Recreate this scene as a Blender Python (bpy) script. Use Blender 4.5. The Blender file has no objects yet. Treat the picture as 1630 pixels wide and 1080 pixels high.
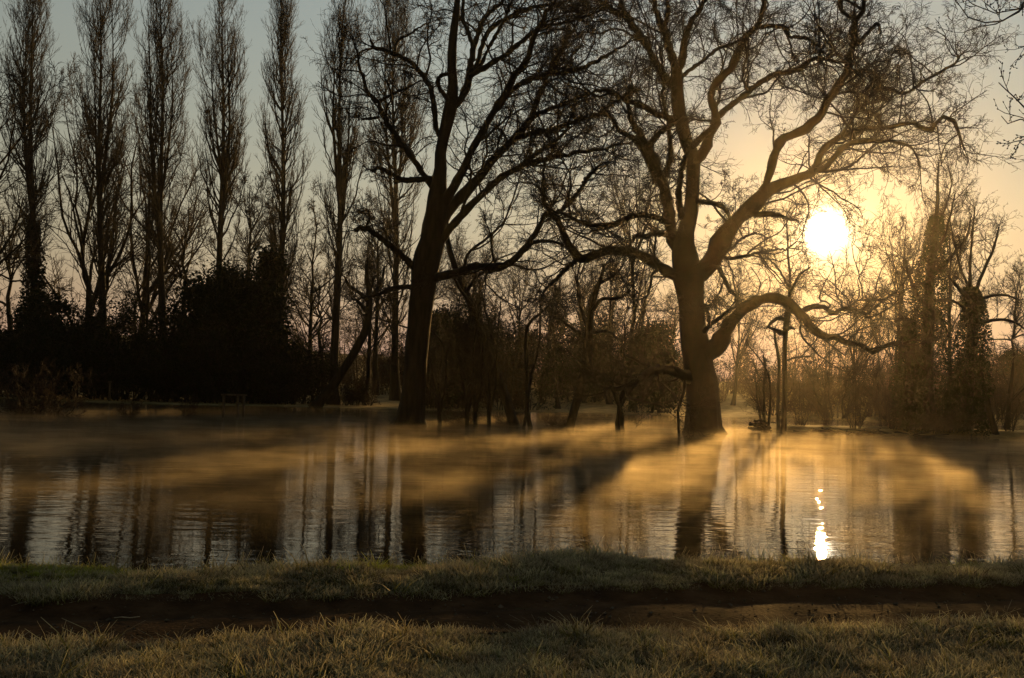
import bpy, math
import numpy as np
from mathutils import Matrix, Vector

# ------------------------------------------------------------------ camera
scene = bpy.context.scene
FPX = 1585.0                                   # focal length in photo pixels (photo 1630 x 1080)
CAM = np.array([0.0, 0.0, 1.9])                # water level is z = 0
PITCH = math.atan(74.0 / FPX)
ROLL = math.radians(1.5)
_f = np.array([0, math.cos(PITCH), math.sin(PITCH)])
_r0 = np.array([1.0, 0, 0])
_u0 = np.array([0, -math.sin(PITCH), math.cos(PITCH)])
_r = math.cos(ROLL) * _r0 + math.sin(ROLL) * _u0
_u = math.cos(ROLL) * _u0 - math.sin(ROLL) * _r0
cd = bpy.data.cameras.new("camera")
cd.sensor_width = 36.0
cd.lens = 36.0 * FPX / 1630.0
cd.clip_start = 0.05
cd.clip_end = 5000
cam = bpy.data.objects.new("camera", cd)
scene.collection.objects.link(cam)
cam.matrix_world = Matrix(((_r[0], _u[0], -_f[0], CAM[0]), (_r[1], _u[1], -_f[1], CAM[1]), (_r[2], _u[2], -_f[2], CAM[2]), (0, 0, 0, 1)))
scene.camera = cam

def ray(u, v):
    d = _f + (u - 815.0) / FPX * _r + (540.0 - v) / FPX * _u
    return d
def at(u, v, Y):
    """world point at distance Y (metres in front of the camera) that the photograph shows at (u, v)"""
    d = ray(u, v)
    return CAM + d * (Y / d[1])
def on_level(u, v, z=0.0):
    d = ray(u, v)
    return CAM + d * ((z - CAM[2]) / d[2])

# ------------------------------------------------------------------ sky, sun, exposure
SUN = ray(1313, 370)
SUN = SUN / np.linalg.norm(SUN)
SUN_EL = math.asin(SUN[2])
SUN_AZ = math.atan2(SUN[0], SUN[1])            # clockwise from +Y
world = bpy.data.worlds.new("World")
scene.world = world
world.use_nodes = True
wn, wl = world.node_tree.nodes, world.node_tree.links
wn.clear()
w_out = wn.new("ShaderNodeOutputWorld")
w_bg = wn.new("ShaderNodeBackground")
sky = wn.new("ShaderNodeTexSky")
sky.sky_type = 'NISHITA'
sky.sun_disc = False
sky.sun_elevation = SUN_EL
sky.sun_rotation = SUN_AZ
sky.air_density = 2.5
sky.dust_density = 0.0
sky.ozone_density = 1.1
w_bg.inputs["Strength"].default_value = 0.05
wl.new(sky.outputs[0], w_bg.inputs["Color"])
# the sun's own disc and aureole in the sky (a sun lamp is not seen by the camera)
tc = wn.new("ShaderNodeTexCoord")
nrm = wn.new("ShaderNodeVectorMath"); nrm.operation = 'NORMALIZE'
wl.new(tc.outputs["Generated"], nrm.inputs[0])
dot = wn.new("ShaderNodeVectorMath"); dot.operation = 'DOT_PRODUCT'
wl.new(nrm.outputs[0], dot.inputs[0])
dot.inputs[1].default_value = tuple(SUN)
dmax = wn.new("ShaderNodeMath"); dmax.operation = 'MAXIMUM'; dmax.inputs[1].default_value = 0.0
wl.new(dot.outputs["Value"], dmax.inputs[0])
last = w_bg.outputs[0]
for power, strength, col in ((1, 0.26, (.64, .78, .98)), (120, 0.04, (1.0, .66, .26)), (500, 0.11, (1.0, .76, .36)), (2000, .55, (1.0, .80, .44)), (5500, 1.8, (1.0, .88, .60)), (20000, 14.0, (1.0, .94, .76))):   # thin cirrus, aureole, disc
    pw = wn.new("ShaderNodeMath"); pw.operation = 'POWER'; pw.inputs[1].default_value = power
    wl.new(dmax.outputs[0], pw.inputs[0])
    ml = wn.new("ShaderNodeMath"); ml.operation = 'MULTIPLY'; ml.inputs[1].default_value = strength
    wl.new(pw.outputs[0], ml.inputs[0])
    bg = wn.new("ShaderNodeBackground"); bg.inputs["Color"].default_value = (*col, 1)
    wl.new(ml.outputs[0], bg.inputs["Strength"])
    ad = wn.new("ShaderNodeAddShader")
    wl.new(last, ad.inputs[0]); wl.new(bg.outputs[0], ad.inputs[1])
    last = ad.outputs[0]
wl.new(last, w_out.inputs["Surface"])

sd = bpy.data.lights.new("sun", 'SUN')
sd.energy = 5.0
sd.angle = math.radians(0.5)
sd.color = (1.0, 0.57, 0.17)
sun = bpy.data.objects.new("sun", sd)
scene.collection.objects.link(sun)
sun.rotation_euler = Vector(tuple(SUN)).to_track_quat('Z', 'Y').to_euler()
sun.location = (30, 90, 60)

vs = scene.view_settings
vs.view_transform = 'Standard'
vs.look = 'None'
vs.exposure = 0.0
vs.gamma = 1.0
vs.use_curve_mapping = False
cy = scene.cycles
cy.use_denoising = True
cy.use_adaptive_sampling = False      # it stops too early in thin haze over dark ground
cy.max_bounces = 3
cy.diffuse_bounces = 1
cy.glossy_bounces = 2
cy.transmission_bounces = 1
cy.transparent_max_bounces = 6
cy.volume_bounces = 0
cy.sample_clamp_indirect = 6.0
cy.caustics_reflective = False
cy.caustics_refractive = False
cy.volume_step_rate = 1.0
cy.volume_max_steps = 256

# ------------------------------------------------------------------ helpers: materials
def new_mat(name):
    m = bpy.data.materials.new(name)
    m.use_nodes = True
    nt = m.node_tree
    return m, nt, nt.nodes, nt.links, nt.nodes["Principled BSDF"]

def bark_mat(name, c1, c2, scale=6.0, bump=0.6, stretch=0.25):
    m, nt, n, l, b = new_mat(name)
    g = n.new("ShaderNodeNewGeometry")
    mp = n.new("ShaderNodeMapping"); mp.inputs["Scale"].default_value = (1, 1, stretch)
    l.new(g.outputs["Position"], mp.inputs["Vector"])
    t = n.new("ShaderNodeTexNoise"); t.inputs["Scale"].default_value = scale; t.inputs["Detail"].default_value = 5
    l.new(mp.outputs[0], t.inputs["Vector"])
    cr = n.new("ShaderNodeValToRGB")
    cr.color_ramp.elements[0].position = 0.35; cr.color_ramp.elements[0].color = (*c1, 1)
    cr.color_ramp.elements[1].position = 0.68; cr.color_ramp.elements[1].color = (*c2, 1)
    l.new(t.outputs["Fac"], cr.inputs[0]); l.new(cr.outputs[0], b.inputs["Base Color"])
    bp = n.new("ShaderNodeBump"); bp.inputs["Strength"].default_value = bump; bp.inputs["Distance"].default_value = 0.06
    l.new(t.outputs["Fac"], bp.inputs["Height"]); l.new(bp.outputs[0], b.inputs["Normal"])
    b.inputs["Roughness"].default_value = 0.85
    b.inputs["Specular IOR Level"].default_value = 0.2
    return m

def leaf_mat(name, c1, c2, transl=0.25):
    m, nt, n, l, b = new_mat(name)
    g = n.new("ShaderNodeNewGeometry")
    t = n.new("ShaderNodeTexNoise"); t.inputs["Scale"].default_value = 2.3; t.inputs["Detail"].default_value = 3
    l.new(g.outputs["Position"], t.inputs["Vector"])
    cr = n.new("ShaderNodeValToRGB")
    cr.color_ramp.elements[0].position = 0.35; cr.color_ramp.elements[0].color = (*c1, 1)
    cr.color_ramp.elements[1].position = 0.7; cr.color_ramp.elements[1].color = (*c2, 1)
    l.new(t.outputs["Fac"], cr.inputs[0]); l.new(cr.outputs[0], b.inputs["Base Color"])
    b.inputs["Roughness"].default_value = 0.7
    b.inputs["Specular IOR Level"].default_value = 0.06
    tr = n.new("ShaderNodeBsdfTranslucent"); l.new(cr.outputs[0], tr.inputs["Color"])
    mx = n.new("ShaderNodeMixShader"); mx.inputs[0].default_value = transl
    l.new(b.outputs[0], mx.inputs[1]); l.new(tr.outputs[0], mx.inputs[2])
    l.new(mx.outputs[0], n["Material Output"].inputs["Surface"])
    return m

M = {}
M['bark_grey'] = bark_mat("plane_bark", (.010, .008, .006), (.036, .029, .020), 2.2, 0.7, 0.5)
M['bark_dark'] = bark_mat("dark_furrowed_bark", (.010, .008, .005), (.032, .025, .017), 5.0, 0.9, 0.18)
M['bark_pop'] = bark_mat("poplar_bark", (.011, .009, .007), (.034, .028, .020), 5.0, 0.8, 0.15)
M['twig'] = bark_mat("twig_bark", (.014, .010, .007), (.032, .024, .015), 3.0, 0.0, 1.0)
M['twig_red'] = bark_mat("reddish_twig_bark", (.024, .014, .009), (.050, .029, .018), 3.0, 0.0, 1.0)
M['ivy'] = leaf_mat("ivy_leaves", (.010, .015, .006), (.022, .032, .010), 0.08)
M['evergreen'] = leaf_mat("evergreen_leaves", (.009, .013, .006), (.020, .028, .010), 0.06)
M['drybrown'] = leaf_mat("withered_leaves", (.024, .015, .008), (.055, .034, .016), 0.12)
M['wood'] = bark_mat("weathered_wood", (.045, .036, .026), (.11, .09, .07), 14.0, 0.4, 0.12)
M['stone'] = bark_mat("pale_grit", (.25, .22, .18), (.40, .36, .30), 30.0, 0.2, 1.0)

# ------------------------------------------------------------------ helpers: meshes
COL = scene.collection
def mesh_from(name, V, F, mat=None, smooth=True):
    """F: (n, 3) or (n, 4) index array"""
    V = np.ascontiguousarray(V, dtype=np.float32); F = np.ascontiguousarray(F, dtype=np.int32)
    me = bpy.data.meshes.new(name)
    k = F.shape[1]
    me.vertices.add(len(V)); me.vertices.foreach_set("co", V.ravel())
    me.loops.add(F.size); me.loops.foreach_set("vertex_index", F.ravel())
    me.polygons.add(len(F))
    me.polygons.foreach_set("loop_start", np.arange(0, F.size, k, dtype=np.int32))
    me.polygons.foreach_set("use_smooth", np.full(len(F), smooth, dtype=bool))
    me.update(calc_edges=True)
    if mat is not None:
        me.materials.append(mat)
    return me

def obj(name, me, parent=None, loc=None):
    o = bpy.data.objects.new(name, me)
    COL.objects.link(o)
    if parent is not None:
        o.parent = parent
    if loc is not None:
        o.location = tuple(loc)
    return o

def thing(name, label, cat, loc=(0, 0, 0), group=None, rotz=0.0, scale=1.0):
    o = bpy.data.objects.new(name, None)
    COL.objects.link(o)
    o.empty_display_size = 0.3
    o.location = tuple(float(c) for c in loc)
    o.rotation_euler = (0, 0, rotz)
    o.scale = (scale, scale, scale) if not isinstance(scale, (tuple, list)) else scale
    o["label"] = label; o["category"] = cat
    if group:
        o["group"] = group
    return o

class Geo:
    """collects quads"""
    def __init__(self): self.V = []; self.F = []; self.n = 0
    def add(self, V, F):
        self.V.append(np.asarray(V, float).reshape(-1, 3)); self.F.append(np.asarray(F) + self.n); self.n += len(self.V[-1])
    def mesh(self, name, mat, smooth=True, origin=(0, 0, 0)):
        if not self.V:
            return None
        return mesh_from(name, np.concatenate(self.V) - np.asarray(origin, float), np.concatenate(self.F), mat, smooth)

def unit(a):
    return a / np.maximum(np.linalg.norm(a, axis=-1, keepdims=True), 1e-9)

def tubes(P, R, k):
    """P (N, m, 3), R (N, m) -> vertices and quads of N open tubes with k sides"""
    N, m = P.shape[:2]
    T = unit(np.gradient(P, axis=1))
    mean = unit(P[:, -1] - P[:, 0] + 1e-6)
    ref = np.where(np.abs(mean[:, 2:3]) > 0.8, np.array([[0.31, 0.95, 0.0]]), np.array([[0.0, 0.0, 1.0]]))[:, None, :]
    A = unit(np.cross(T, np.broadcast_to(ref, T.shape)))
    B = np.cross(T, A)
    a = np.arange(k) * 2 * np.pi / k
    V = P[:, :, None, :] + R[:, :, None, None] * (np.cos(a)[None, None, :, None] * A[:, :, None, :] + np.sin(a)[None, None, :, None] * B[:, :, None, :])
    base = (np.arange(N) * m * k)[:, None, None] + (np.arange(m - 1) * k)[None, :, None]
    i = np.arange(k)[None, None, :]; j = ((np.arange(k) + 1) % k)[None, None, :]
    F = np.stack([base + i, base + j, base + k + j, base + k + i], axis=-1).reshape(-1, 4)
    return V.reshape(-1, 3), F

def spline(pts, m):
    """pts (n, d) -> m points of a smooth line through them"""
    pts = np.asarray(pts, float)
    n = len(pts)
    if n == 2:
        t = np.linspace(0, 1, m)[:, None]
        return pts[0] * (1 - t) + pts[1] * t
    seg = np.linalg.norm(np.diff(pts[:, :3], axis=0), axis=1)
    s = np.concatenate([[0], np.cumsum(seg)])
    q = np.concatenate([[2 * pts[0] - pts[1]], pts, [2 * pts[-1] - pts[-2]]])
    out = []
    for x in np.linspace(0, s[-1], m):
        i = min(max(np.searchsorted(s, x, side='right') - 1, 0), n - 2)
        t = (x - s[i]) / max(s[i + 1] - s[i], 1e-9)
        p0, p1, p2, p3 = q[i], q[i + 1], q[i + 2], q[i + 3]
        out.append(0.5 * ((2 * p1) + (-p0 + p2) * t + (2 * p0 - 5 * p1 + 4 * p2 - p3) * t * t + (-p0 + 3 * p1 - 3 * p2 + p3) * t ** 3))
    return np.array(out)

def grow(P, R, n, rng, m=4, t=(0.2, 1.0), ang=(30, 60), frac=(0.3, 0.6), tfall=0.4, wig=0.25, up=0.05, rk=0.6, rl=0.02, tip=0.35, lens=None, bias=1.0, rmin=0.004, lscale=None):
    """children of the branches P (N, mm, 3): n each (number or array)"""
    N, mm = P.shape[:2]
    n = np.broadcast_to(np.asarray(n, float), (N,))
    cnt = np.floor(n + rng.random(N)).astype(int)
    idx = np.repeat(np.arange(N), cnt)
    K = len(idx)
    tt = t[0] + (t[1] - t[0]) * rng.random(K) ** bias
    f = np.clip(tt * (mm - 1), 0, mm - 1.001); i = f.astype(int); w = (f - i)[:, None]
    pos = P[idx, i] * (1 - w) + P[idx, i + 1] * w
    rad = R[idx, i] * (1 - w[:, 0]) + R[idx, i + 1] * w[:, 0]
    T = unit(P[idx, i + 1] - P[idx, i])
    pr = unit(np.cross(T, rng.normal(size=(K, 3))))
    a = np.radians(ang[0] + (ang[1] - ang[0]) * rng.random(K))[:, None]
    d = np.cos(a) * T + np.sin(a) * pr
    plen = np.linalg.norm(np.diff(P, axis=1), axis=2).sum(1)[idx] if lens is None else np.full(K, 1.0)
    lo, hi = frac if lens is None else lens
    L = plen * (lo + (hi - lo) * rng.random(K)) * (1 - tfall * tt)
    if lscale is not None:
        L = L * lscale[idx]
    Q = np.empty((K, m, 3)); Q[:, 0] = pos
    step = (L / (m - 1))[:, None]
    for s in range(1, m):
        d = unit(d + wig * rng.normal(size=(K, 3)) + up * np.array([0, 0, 1.0]))
        Q[:, s] = Q[:, s - 1] + d * step
    r0 = np.maximum(np.minimum(rad * rk, rl * L + 0.003), rmin)
    S = r0[:, None] * (1 - (1 - tip) * np.linspace(0, 1, m))[None, :]
    return Q, S

def clear_sun(Q, S, tol=0.85):
    """a gap in the crown where the sun stands: drop the branches that cross its line of sight"""
    d = Q - CAM
    tproj = d @ SUN
    dist = np.linalg.norm(d - tproj[..., None] * SUN, axis=-1)
    keep = dist.min(1) > tol
    return Q[keep], S[keep]

def leaves(centres, size, rng, flat=0.3):
    """a bent leaf (two triangles as one folded quad) at every centre"""
    K = len(centres)
    a = unit(rng.normal(size=(K, 3))); b = unit(np.cross(a, rng.normal(size=(K, 3))))
    c = np.cross(a, b)
    s = (size * (0.6 + 0.8 * rng.random(K)))[:, None]
    V = np.stack([centres - a * s, centres - b * s * 0.6 + c * s * flat, centres + a * s, centres + b * s * 0.6 + c * s * flat], axis=1)
    F = np.arange(K * 4).reshape(K, 4)
    return V.reshape(-1, 3), F

# ------------------------------------------------------------------ terrain
def sstep(a, b, x):
    t = np.clip((x - a) / (b - a), 0, 1)
    return t * t * (3 - 2 * t)
def vnoise(x, y, seed=0):
    """smooth value noise"""
    xi = np.floor(x).astype(np.int64); yi = np.floor(y).astype(np.int64)
    fx = x - xi; fy = y - yi
    fx = fx * fx * (3 - 2 * fx); fy = fy * fy * (3 - 2 * fy)
    def h(a, b):
        n = (a * 374761393 + b * 668265263 + seed * 974634721) & 0xffffffff
        n = ((n ^ (n >> 13)) * 1274126177) & 0xffffffff
        return ((n ^ (n >> 16)) & 0xffff) / 65535.0
    return (h(xi, yi) * (1 - fx) + h(xi + 1, yi) * fx) * (1 - fy) + (h(xi, yi + 1) * (1 - fx) + h(xi + 1, yi + 1) * fx) * fy

def shore_near(x): return 10.35 + 0.165 * x + 0.25 * np.sin(x * 0.9 + 1) + 0.12 * np.sin(x * 2.7)
def path_far(x): return 7.95 + 0.20 * x + 0.10 * np.sin(x * 0.8)
def path_near(x): return 6.42 + 0.20 * x + 0.10 * np.sin(x * 1.1 + 2)
def shore_far(x): return 72 + 2.5 * np.sin(x * 0.09 + 0.6) + 1.0 * np.sin(x * 0.31)

def height(x, y):
    x = np.asarray(x, float); y = np.asarray(y, float)
    # near bank, with the path worn into it
    inpath = sstep(-.2, 0.4, y - path_near(x)) * sstep(-.2, 0.4, path_far(x) - y)
    bank = 0.30 + (1 - .85 * inpath) * (0.05 * (vnoise(x * 0.8, y * 0.8, 1) - .5) + 0.07 * (vnoise(x * 2.1, y * 2.1, 2) - .5))
    rise = 0.05 * np.exp(-((y - path_far(x) - 0.75) / 0.5) ** 2)
    bank = bank + rise
    bank = bank - 0.07 * inpath
    s = y - shore_near(x)
    near = bank * (1 - sstep(-2.0, 0.3, s)) - 0.9 * sstep(-0.3, 4.0, s)
    # far side
    sf = y - shore_far(x)
    far = -0.9 + 0.95 * sstep(-5, 0.5, sf) + 1.5 * sstep(0, 60, sf) + 0.15 * (vnoise(x * .15, y * .15, 5) - .5) * sstep(0, 5, sf)
    far = far + 9.0 * sstep(70, 200, sf) * sstep(60, -120, x) + 3.0 * sstep(70, 200, sf)
    # strip of land on the right where the ivy-grown trees stand
    si = sstep(10.5, 13.5, x) * sstep(47.2, 49.0, y - 0.03 * (x - 12)) * sstep(56, 53, y)
    isl = 1.15 * si + 0.08 * (vnoise(x * .9, y * .9, 9) - .5) * si
    return np.where(y < 30, near, far + isl)

def sheet(name, xs, ys, mat, dz=0.0, kind="structure"):
    X, Y = np.meshgrid(xs, ys)
    Z = height(X, Y) + dz
    V = np.stack([X, Y, Z], -1).reshape(-1, 3)
    nx, ny = len(xs), len(ys)
    i = (np.arange(ny - 1)[:, None] * nx + np.arange(nx - 1)[None, :]).ravel()
    F = np.stack([i, i + 1, i + nx + 1, i + nx], 1)
    o = obj(name, mesh_from(name, V, F, mat))
    o["kind"] = kind
    return o

def ground_mat(name, cols, scale, bump, rough=0.95):
    m, nt, n, l, b = new_mat(name)
    g = n.new("ShaderNodeNewGeometry")
    t = n.new("ShaderNodeTexNoise"); t.inputs["Scale"].default_value = scale; t.inputs["Detail"].default_value = 8; t.inputs["Roughness"].default_value = 0.65
    l.new(g.outputs["Position"], t.inputs["Vector"])
    cr = n.new("ShaderNodeValToRGB")
    e = cr.color_ramp.elements
    e[0].position = .3; e[0].color = (*cols[0], 1)
    e[1].position = .7; e[1].color = (*cols[-1], 1)
    for k, c in enumerate(cols[1:-1]):
        x = e.new(.3 + .4 * (k + 1) / (len(cols) - 1)); x.color = (*c, 1)
    l.new(t.outputs["Fac"], cr.inputs[0]); l.new(cr.outputs[0], b.inputs["Base Color"])
    t2 = n.new("ShaderNodeTexNoise"); t2.inputs["Scale"].default_value = scale * 9; t2.inputs["Detail"].default_value = 6
    l.new(g.outputs["Position"], t2.inputs["Vector"])
    bp = n.new("ShaderNodeBump"); bp.inputs["Strength"].default_value = bump; bp.inputs["Distance"].default_value = 0.03
    l.new(t2.outputs["Fac"], bp.inputs["Height"]); l.new(bp.outputs[0], b.inputs["Normal"])
    b.inputs["Roughness"].default_value = rough
    b.inputs["Specular IOR Level"].default_value = 0.03
    return m

M['soil'] = ground_mat("bank_soil", ((.020, .018, .008), (.035, .032, .014), (.050, .045, .022)), 2.2, 0.8)
M['meadow'] = ground_mat("frosted_meadow", ((.085, .070, .028), (.20, .158, .075), (.36, .285, .15)), 0.8, 0.9)
M['dirt'] = ground_mat("trodden_dirt", ((.022, .012, .006), (.046, .025, .012), (.080, .046, .024)), 3.5, 0.55, 0.95)

def axis(parts):
    out = []
    for a, b, st in parts:
        out.append(np.arange(a, b, st))
    return np.concatenate(out + [[parts[-1][1]]])
near_x = axis([(-40, -9, 1.0), (-9, 10, 0.09), (10, 40, 1.0)])
near_y = axis([(-30, 3, 1.5), (3, 13, 0.09), (13, 20, .5)])
sheet("bank_ground", near_x, near_y, M['soil'])
far_x = axis([(-200, -80, 8), (-80, 80, 1.2), (80, 200, 8)])
far_y = axis([(20, 44, 3), (44, 100, 0.8), (100, 240, 5)])
sheet("meadow_ground", far_x, far_y, M['meadow'], dz=-0.003)

# trodden path: a sheet of its own lying in its shallow trough
xs = np.arange(-24, 24.1, 0.1)
rows = []
for k in np.linspace(0, 1, 22):
    y = path_near(xs) + 0.02 + (path_far(xs) - path_near(xs) - 0.04) * k
    z = height(xs, y) + 0.006 + 0.016 * (vnoise(xs * 3, y * 7, 21) - .5) + 0.012 * (vnoise(xs * 9, y * 9, 22) - .5) - 0.02 * np.exp(-((k - .3) / .08) ** 2) - 0.02 * np.exp(-((k - .72) / .08) ** 2) + 0.02
    rows.append(np.stack([xs, y, z], 1))
V = np.concatenate(rows); nx = len(xs)
i = (np.arange(21)[:, None] * nx + np.arange(nx - 1)[None, :]).ravel()
path = obj("path", mesh_from("path", V, np.stack([i, i + 1, i + nx + 1, i + nx], 1), M['dirt']))
path["kind"] = "structure"

# ------------------------------------------------------------------ water
m, nt, n, l, b = new_mat("flood_water")
b.inputs["Base Color"].default_value = (.012, .010, .006, 1)
b.inputs["Roughness"].default_value = 0.008
b.inputs["IOR"].default_value = 1.33
g = n.new("ShaderNodeNewGeometry")
def wave(scale, sx, sy, detail, dist):
    mp = n.new("ShaderNodeMapping"); mp.inputs["Scale"].default_value = (sx, sy, 1)
    l.new(g.outputs["Position"], mp.inputs["Vector"])
    t = n.new("ShaderNodeTexNoise"); t.inputs["Scale"].default_value = scale; t.inputs["Detail"].default_value = detail
    t.inputs["Distortion"].default_value = dist
    l.new(mp.outputs[0], t.inputs["Vector"])
    return t
w1 = wave(3.2, .30, 1.0, 3.0, .3)
w2 = wave(11.0, .35, 1.0, 2.0, .2)
w3 = wave(.18, 1.0, 1.0, 2.0, .0)
mr = n.new("ShaderNodeMapRange"); mr.inputs["From Min"].default_value = .35; mr.inputs["From Max"].default_value = .7
mr.inputs["To Min"].default_value = .35; mr.inputs["To Max"].default_value = 1.3
l.new(w3.outputs["Fac"], mr.inputs["Value"])
a1 = n.new("ShaderNodeMath"); a1.operation = 'MULTIPLY_ADD'; a1.inputs[1].default_value = .12
l.new(w2.outputs["Fac"], a1.inputs[0]); l.new(w1.outputs["Fac"], a1.inputs[2])
a2 = n.new("ShaderNodeMath"); a2.operation = 'MULTIPLY'
l.new(a1.outputs[0], a2.inputs[0]); l.new(mr.outputs[0], a2.inputs[1])
bp = n.new("ShaderNodeBump"); bp.inputs["Strength"].default_value = 1.0; bp.inputs["Distance"].default_value = 0.009
l.new(a2.outputs[0], bp.inputs["Height"]); l.new(bp.outputs[0], b.inputs["Normal"])
V = np.array([[-190, 6, 0], [190, 6, 0], [190, 95, 0], [-190, 95, 0]], float)
water = obj("water", mesh_from("water", V, np.array([[0, 1, 2, 3]]), m, False))
water["kind"] = "structure"

# ------------------------------------------------------------------ trees built limb by limb
def limb_pts(lst, Y0, dy, m):
    """(u, v, width) points of a limb in the tree at distance Y0; the limb runs dy metres away from (+) or towards (-) the viewer"""
    a = np.array([(p[0], p[1]) for p in lst], float)
    w = np.array([p[2] if len(p) > 2 else np.nan for p in lst], float)
    ok = ~np.isnan(w)
    seg = np.concatenate([[0], np.cumsum(np.hypot(*np.diff(a, axis=0).T))]); s = seg / seg[-1]
    w = np.interp(s, s[ok], w[ok]) * 1.08
    pts = np.array([np.append(at(p[0], p[1], Y0 + dy * si), wi * (Y0 + dy * si) / FPX / 2) for p, si, wi in zip(a, s, w)])
    return spline(pts, m)

def traced_tree(name, label, Y0, trunk, limbs, seed, barkm, twigm, dens=2.4, group=None, lev=(6, 4.2, 2.2), up=0.06, wig=.32, extra=None, tol=.48, droop=-.03):
    rng = np.random.default_rng(seed)
    tp = limb_pts(trunk, Y0, 0, 34)
    base = tp[0, :3].copy(); base[2] = 0
    root = thing(name, label, "tree", base, group)
    G = Geo()
    # trunk with buttresses: the radius waves round the stem near the ground
    P, R = tp[:, :3], tp[:, 3]
    k = 20
    V, F = tubes(P[None], R[None], k)
    V = V.reshape(len(P), k, 3)
    ph = np.arange(k) * 2 * np.pi / k
    hh = P[:, 2] - P[0, 2]
    fl = np.exp(-hh / 1.1)[:, None] * 0.22 * (np.cos(ph * 5 + 1.0) + .5 * np.cos(ph * 3))[None] + 0.035 * np.sin(ph * 7 + hh[:, None] * 1.7) + 0.04 * rng.normal(size=(len(P), k))
    V = P[:, None] + (V - P[:, None]) * (1 + fl)[..., None]
    G.add(V.reshape(-1, 3), F)
    obj("trunk", G.mesh("trunk", barkm, True, base), root)
    LP, LR = [], []
    for q, (lst, dy) in enumerate(limbs):
        a = limb_pts(lst, Y0, dy, 36)
        p, r = a[:, :3], a[:, 3]
        ln = np.linalg.norm(np.diff(p, axis=0), axis=1).sum()
        p = p + rng.normal(size=p.shape) * 0.007 * np.linspace(.2, 1, 36)[:, None] * min(ln, 6)
        r = r * (1 + .09 * rng.normal(size=36) + .22 * (rng.random(36) > .93))
        g2 = Geo(); V, F = tubes(p[None], r[None], 9); V = V + rng.normal(size=V.shape) * 0.010
        g2.add(V, F)
        obj("limb", g2.mesh("limb", barkm, True, base), root)
        LP.append(p); LR.append(r)
    LP, LR = np.array(LP), np.array(LR)
    ln = np.linalg.norm(np.diff(LP, axis=1), axis=2).sum(1)
    ls = np.clip(ln / 6.0, .22, 1.0)
    Gc = Geo()
    # boughs between the limbs
    S1 = grow(LP, LR, ln * .36, rng, m=36, t=(.12, .95), ang=(28, 62), lens=(2.6, 6.6), tfall=.35, wig=.14, up=up * .6, rk=.55, rl=.013, tip=.25, lscale=ls, rmin=.03)
    S1 = clear_sun(*S1, tol * 1.2); Gc.add(*tubes(*S1, 6))
    LP = np.concatenate([LP, S1[0]]); LR = np.concatenate([LR, S1[1]])
    ln = np.linalg.norm(np.diff(LP, axis=1), axis=2).sum(1); ls = np.clip(ln / 6.0, .25, 1.0)
    # secondary boughs, branches and twigs
    A = grow(LP, LR, ln * dens * (.45 + .55 * ls), rng, m=8, t=(.12, 1.0), ang=(28, 75), lens=(1.3, 4.6), tfall=.35, wig=wig * .8, up=up, rk=.62, rl=.014, tip=.4, bias=.8, rmin=.016, lscale=ls)
    T = grow(LP, LR, 3, rng, m=8, t=(.93, 1.0), ang=(3, 35), lens=(1.6, 3.4), tfall=.2, wig=wig * .8, up=up, rk=.8, rl=.014, tip=.3, rmin=.012, lscale=ls)
    A = (np.concatenate([A[0], T[0]]), np.concatenate([A[1], T[1]]))
    A = clear_sun(*A, tol)
    Gc.add(*tubes(*A, 4))
    B = grow(*A, lev[0], rng, m=6, t=(.15, 1.0), ang=(25, 70), frac=(.30, .70), wig=wig * .75, up=droop, rk=.62, rl=.012, tip=.5, rmin=.012)
    B = clear_sun(*B, tol); Gc.add(*tubes(*B, 3))
    C = grow(*B, lev[1], rng, m=5, t=(.15, 1.0), ang=(25, 65), frac=(.40, .85), wig=wig * .7, up=droop, rk=.7, rl=.011, tip=.6, rmin=.0085)
    C = clear_sun(*C, .85); Gc.add(*tubes(*C, 3))
    D = grow(*C, lev[2], rng, m=3, t=(.2, 1.0), ang=(25, 60), frac=(.45, .9), wig=wig * .65, up=droop, rk=.8, rl=.011, tip=.7, rmin=.0070)
    D = clear_sun(*D, .95); Gc.add(*tubes(*D, 3))
    c = obj("crown", Gc.mesh("crown", twigm, True, base), root); c["kind"] = "stuff"
    return root, base, tp

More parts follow.
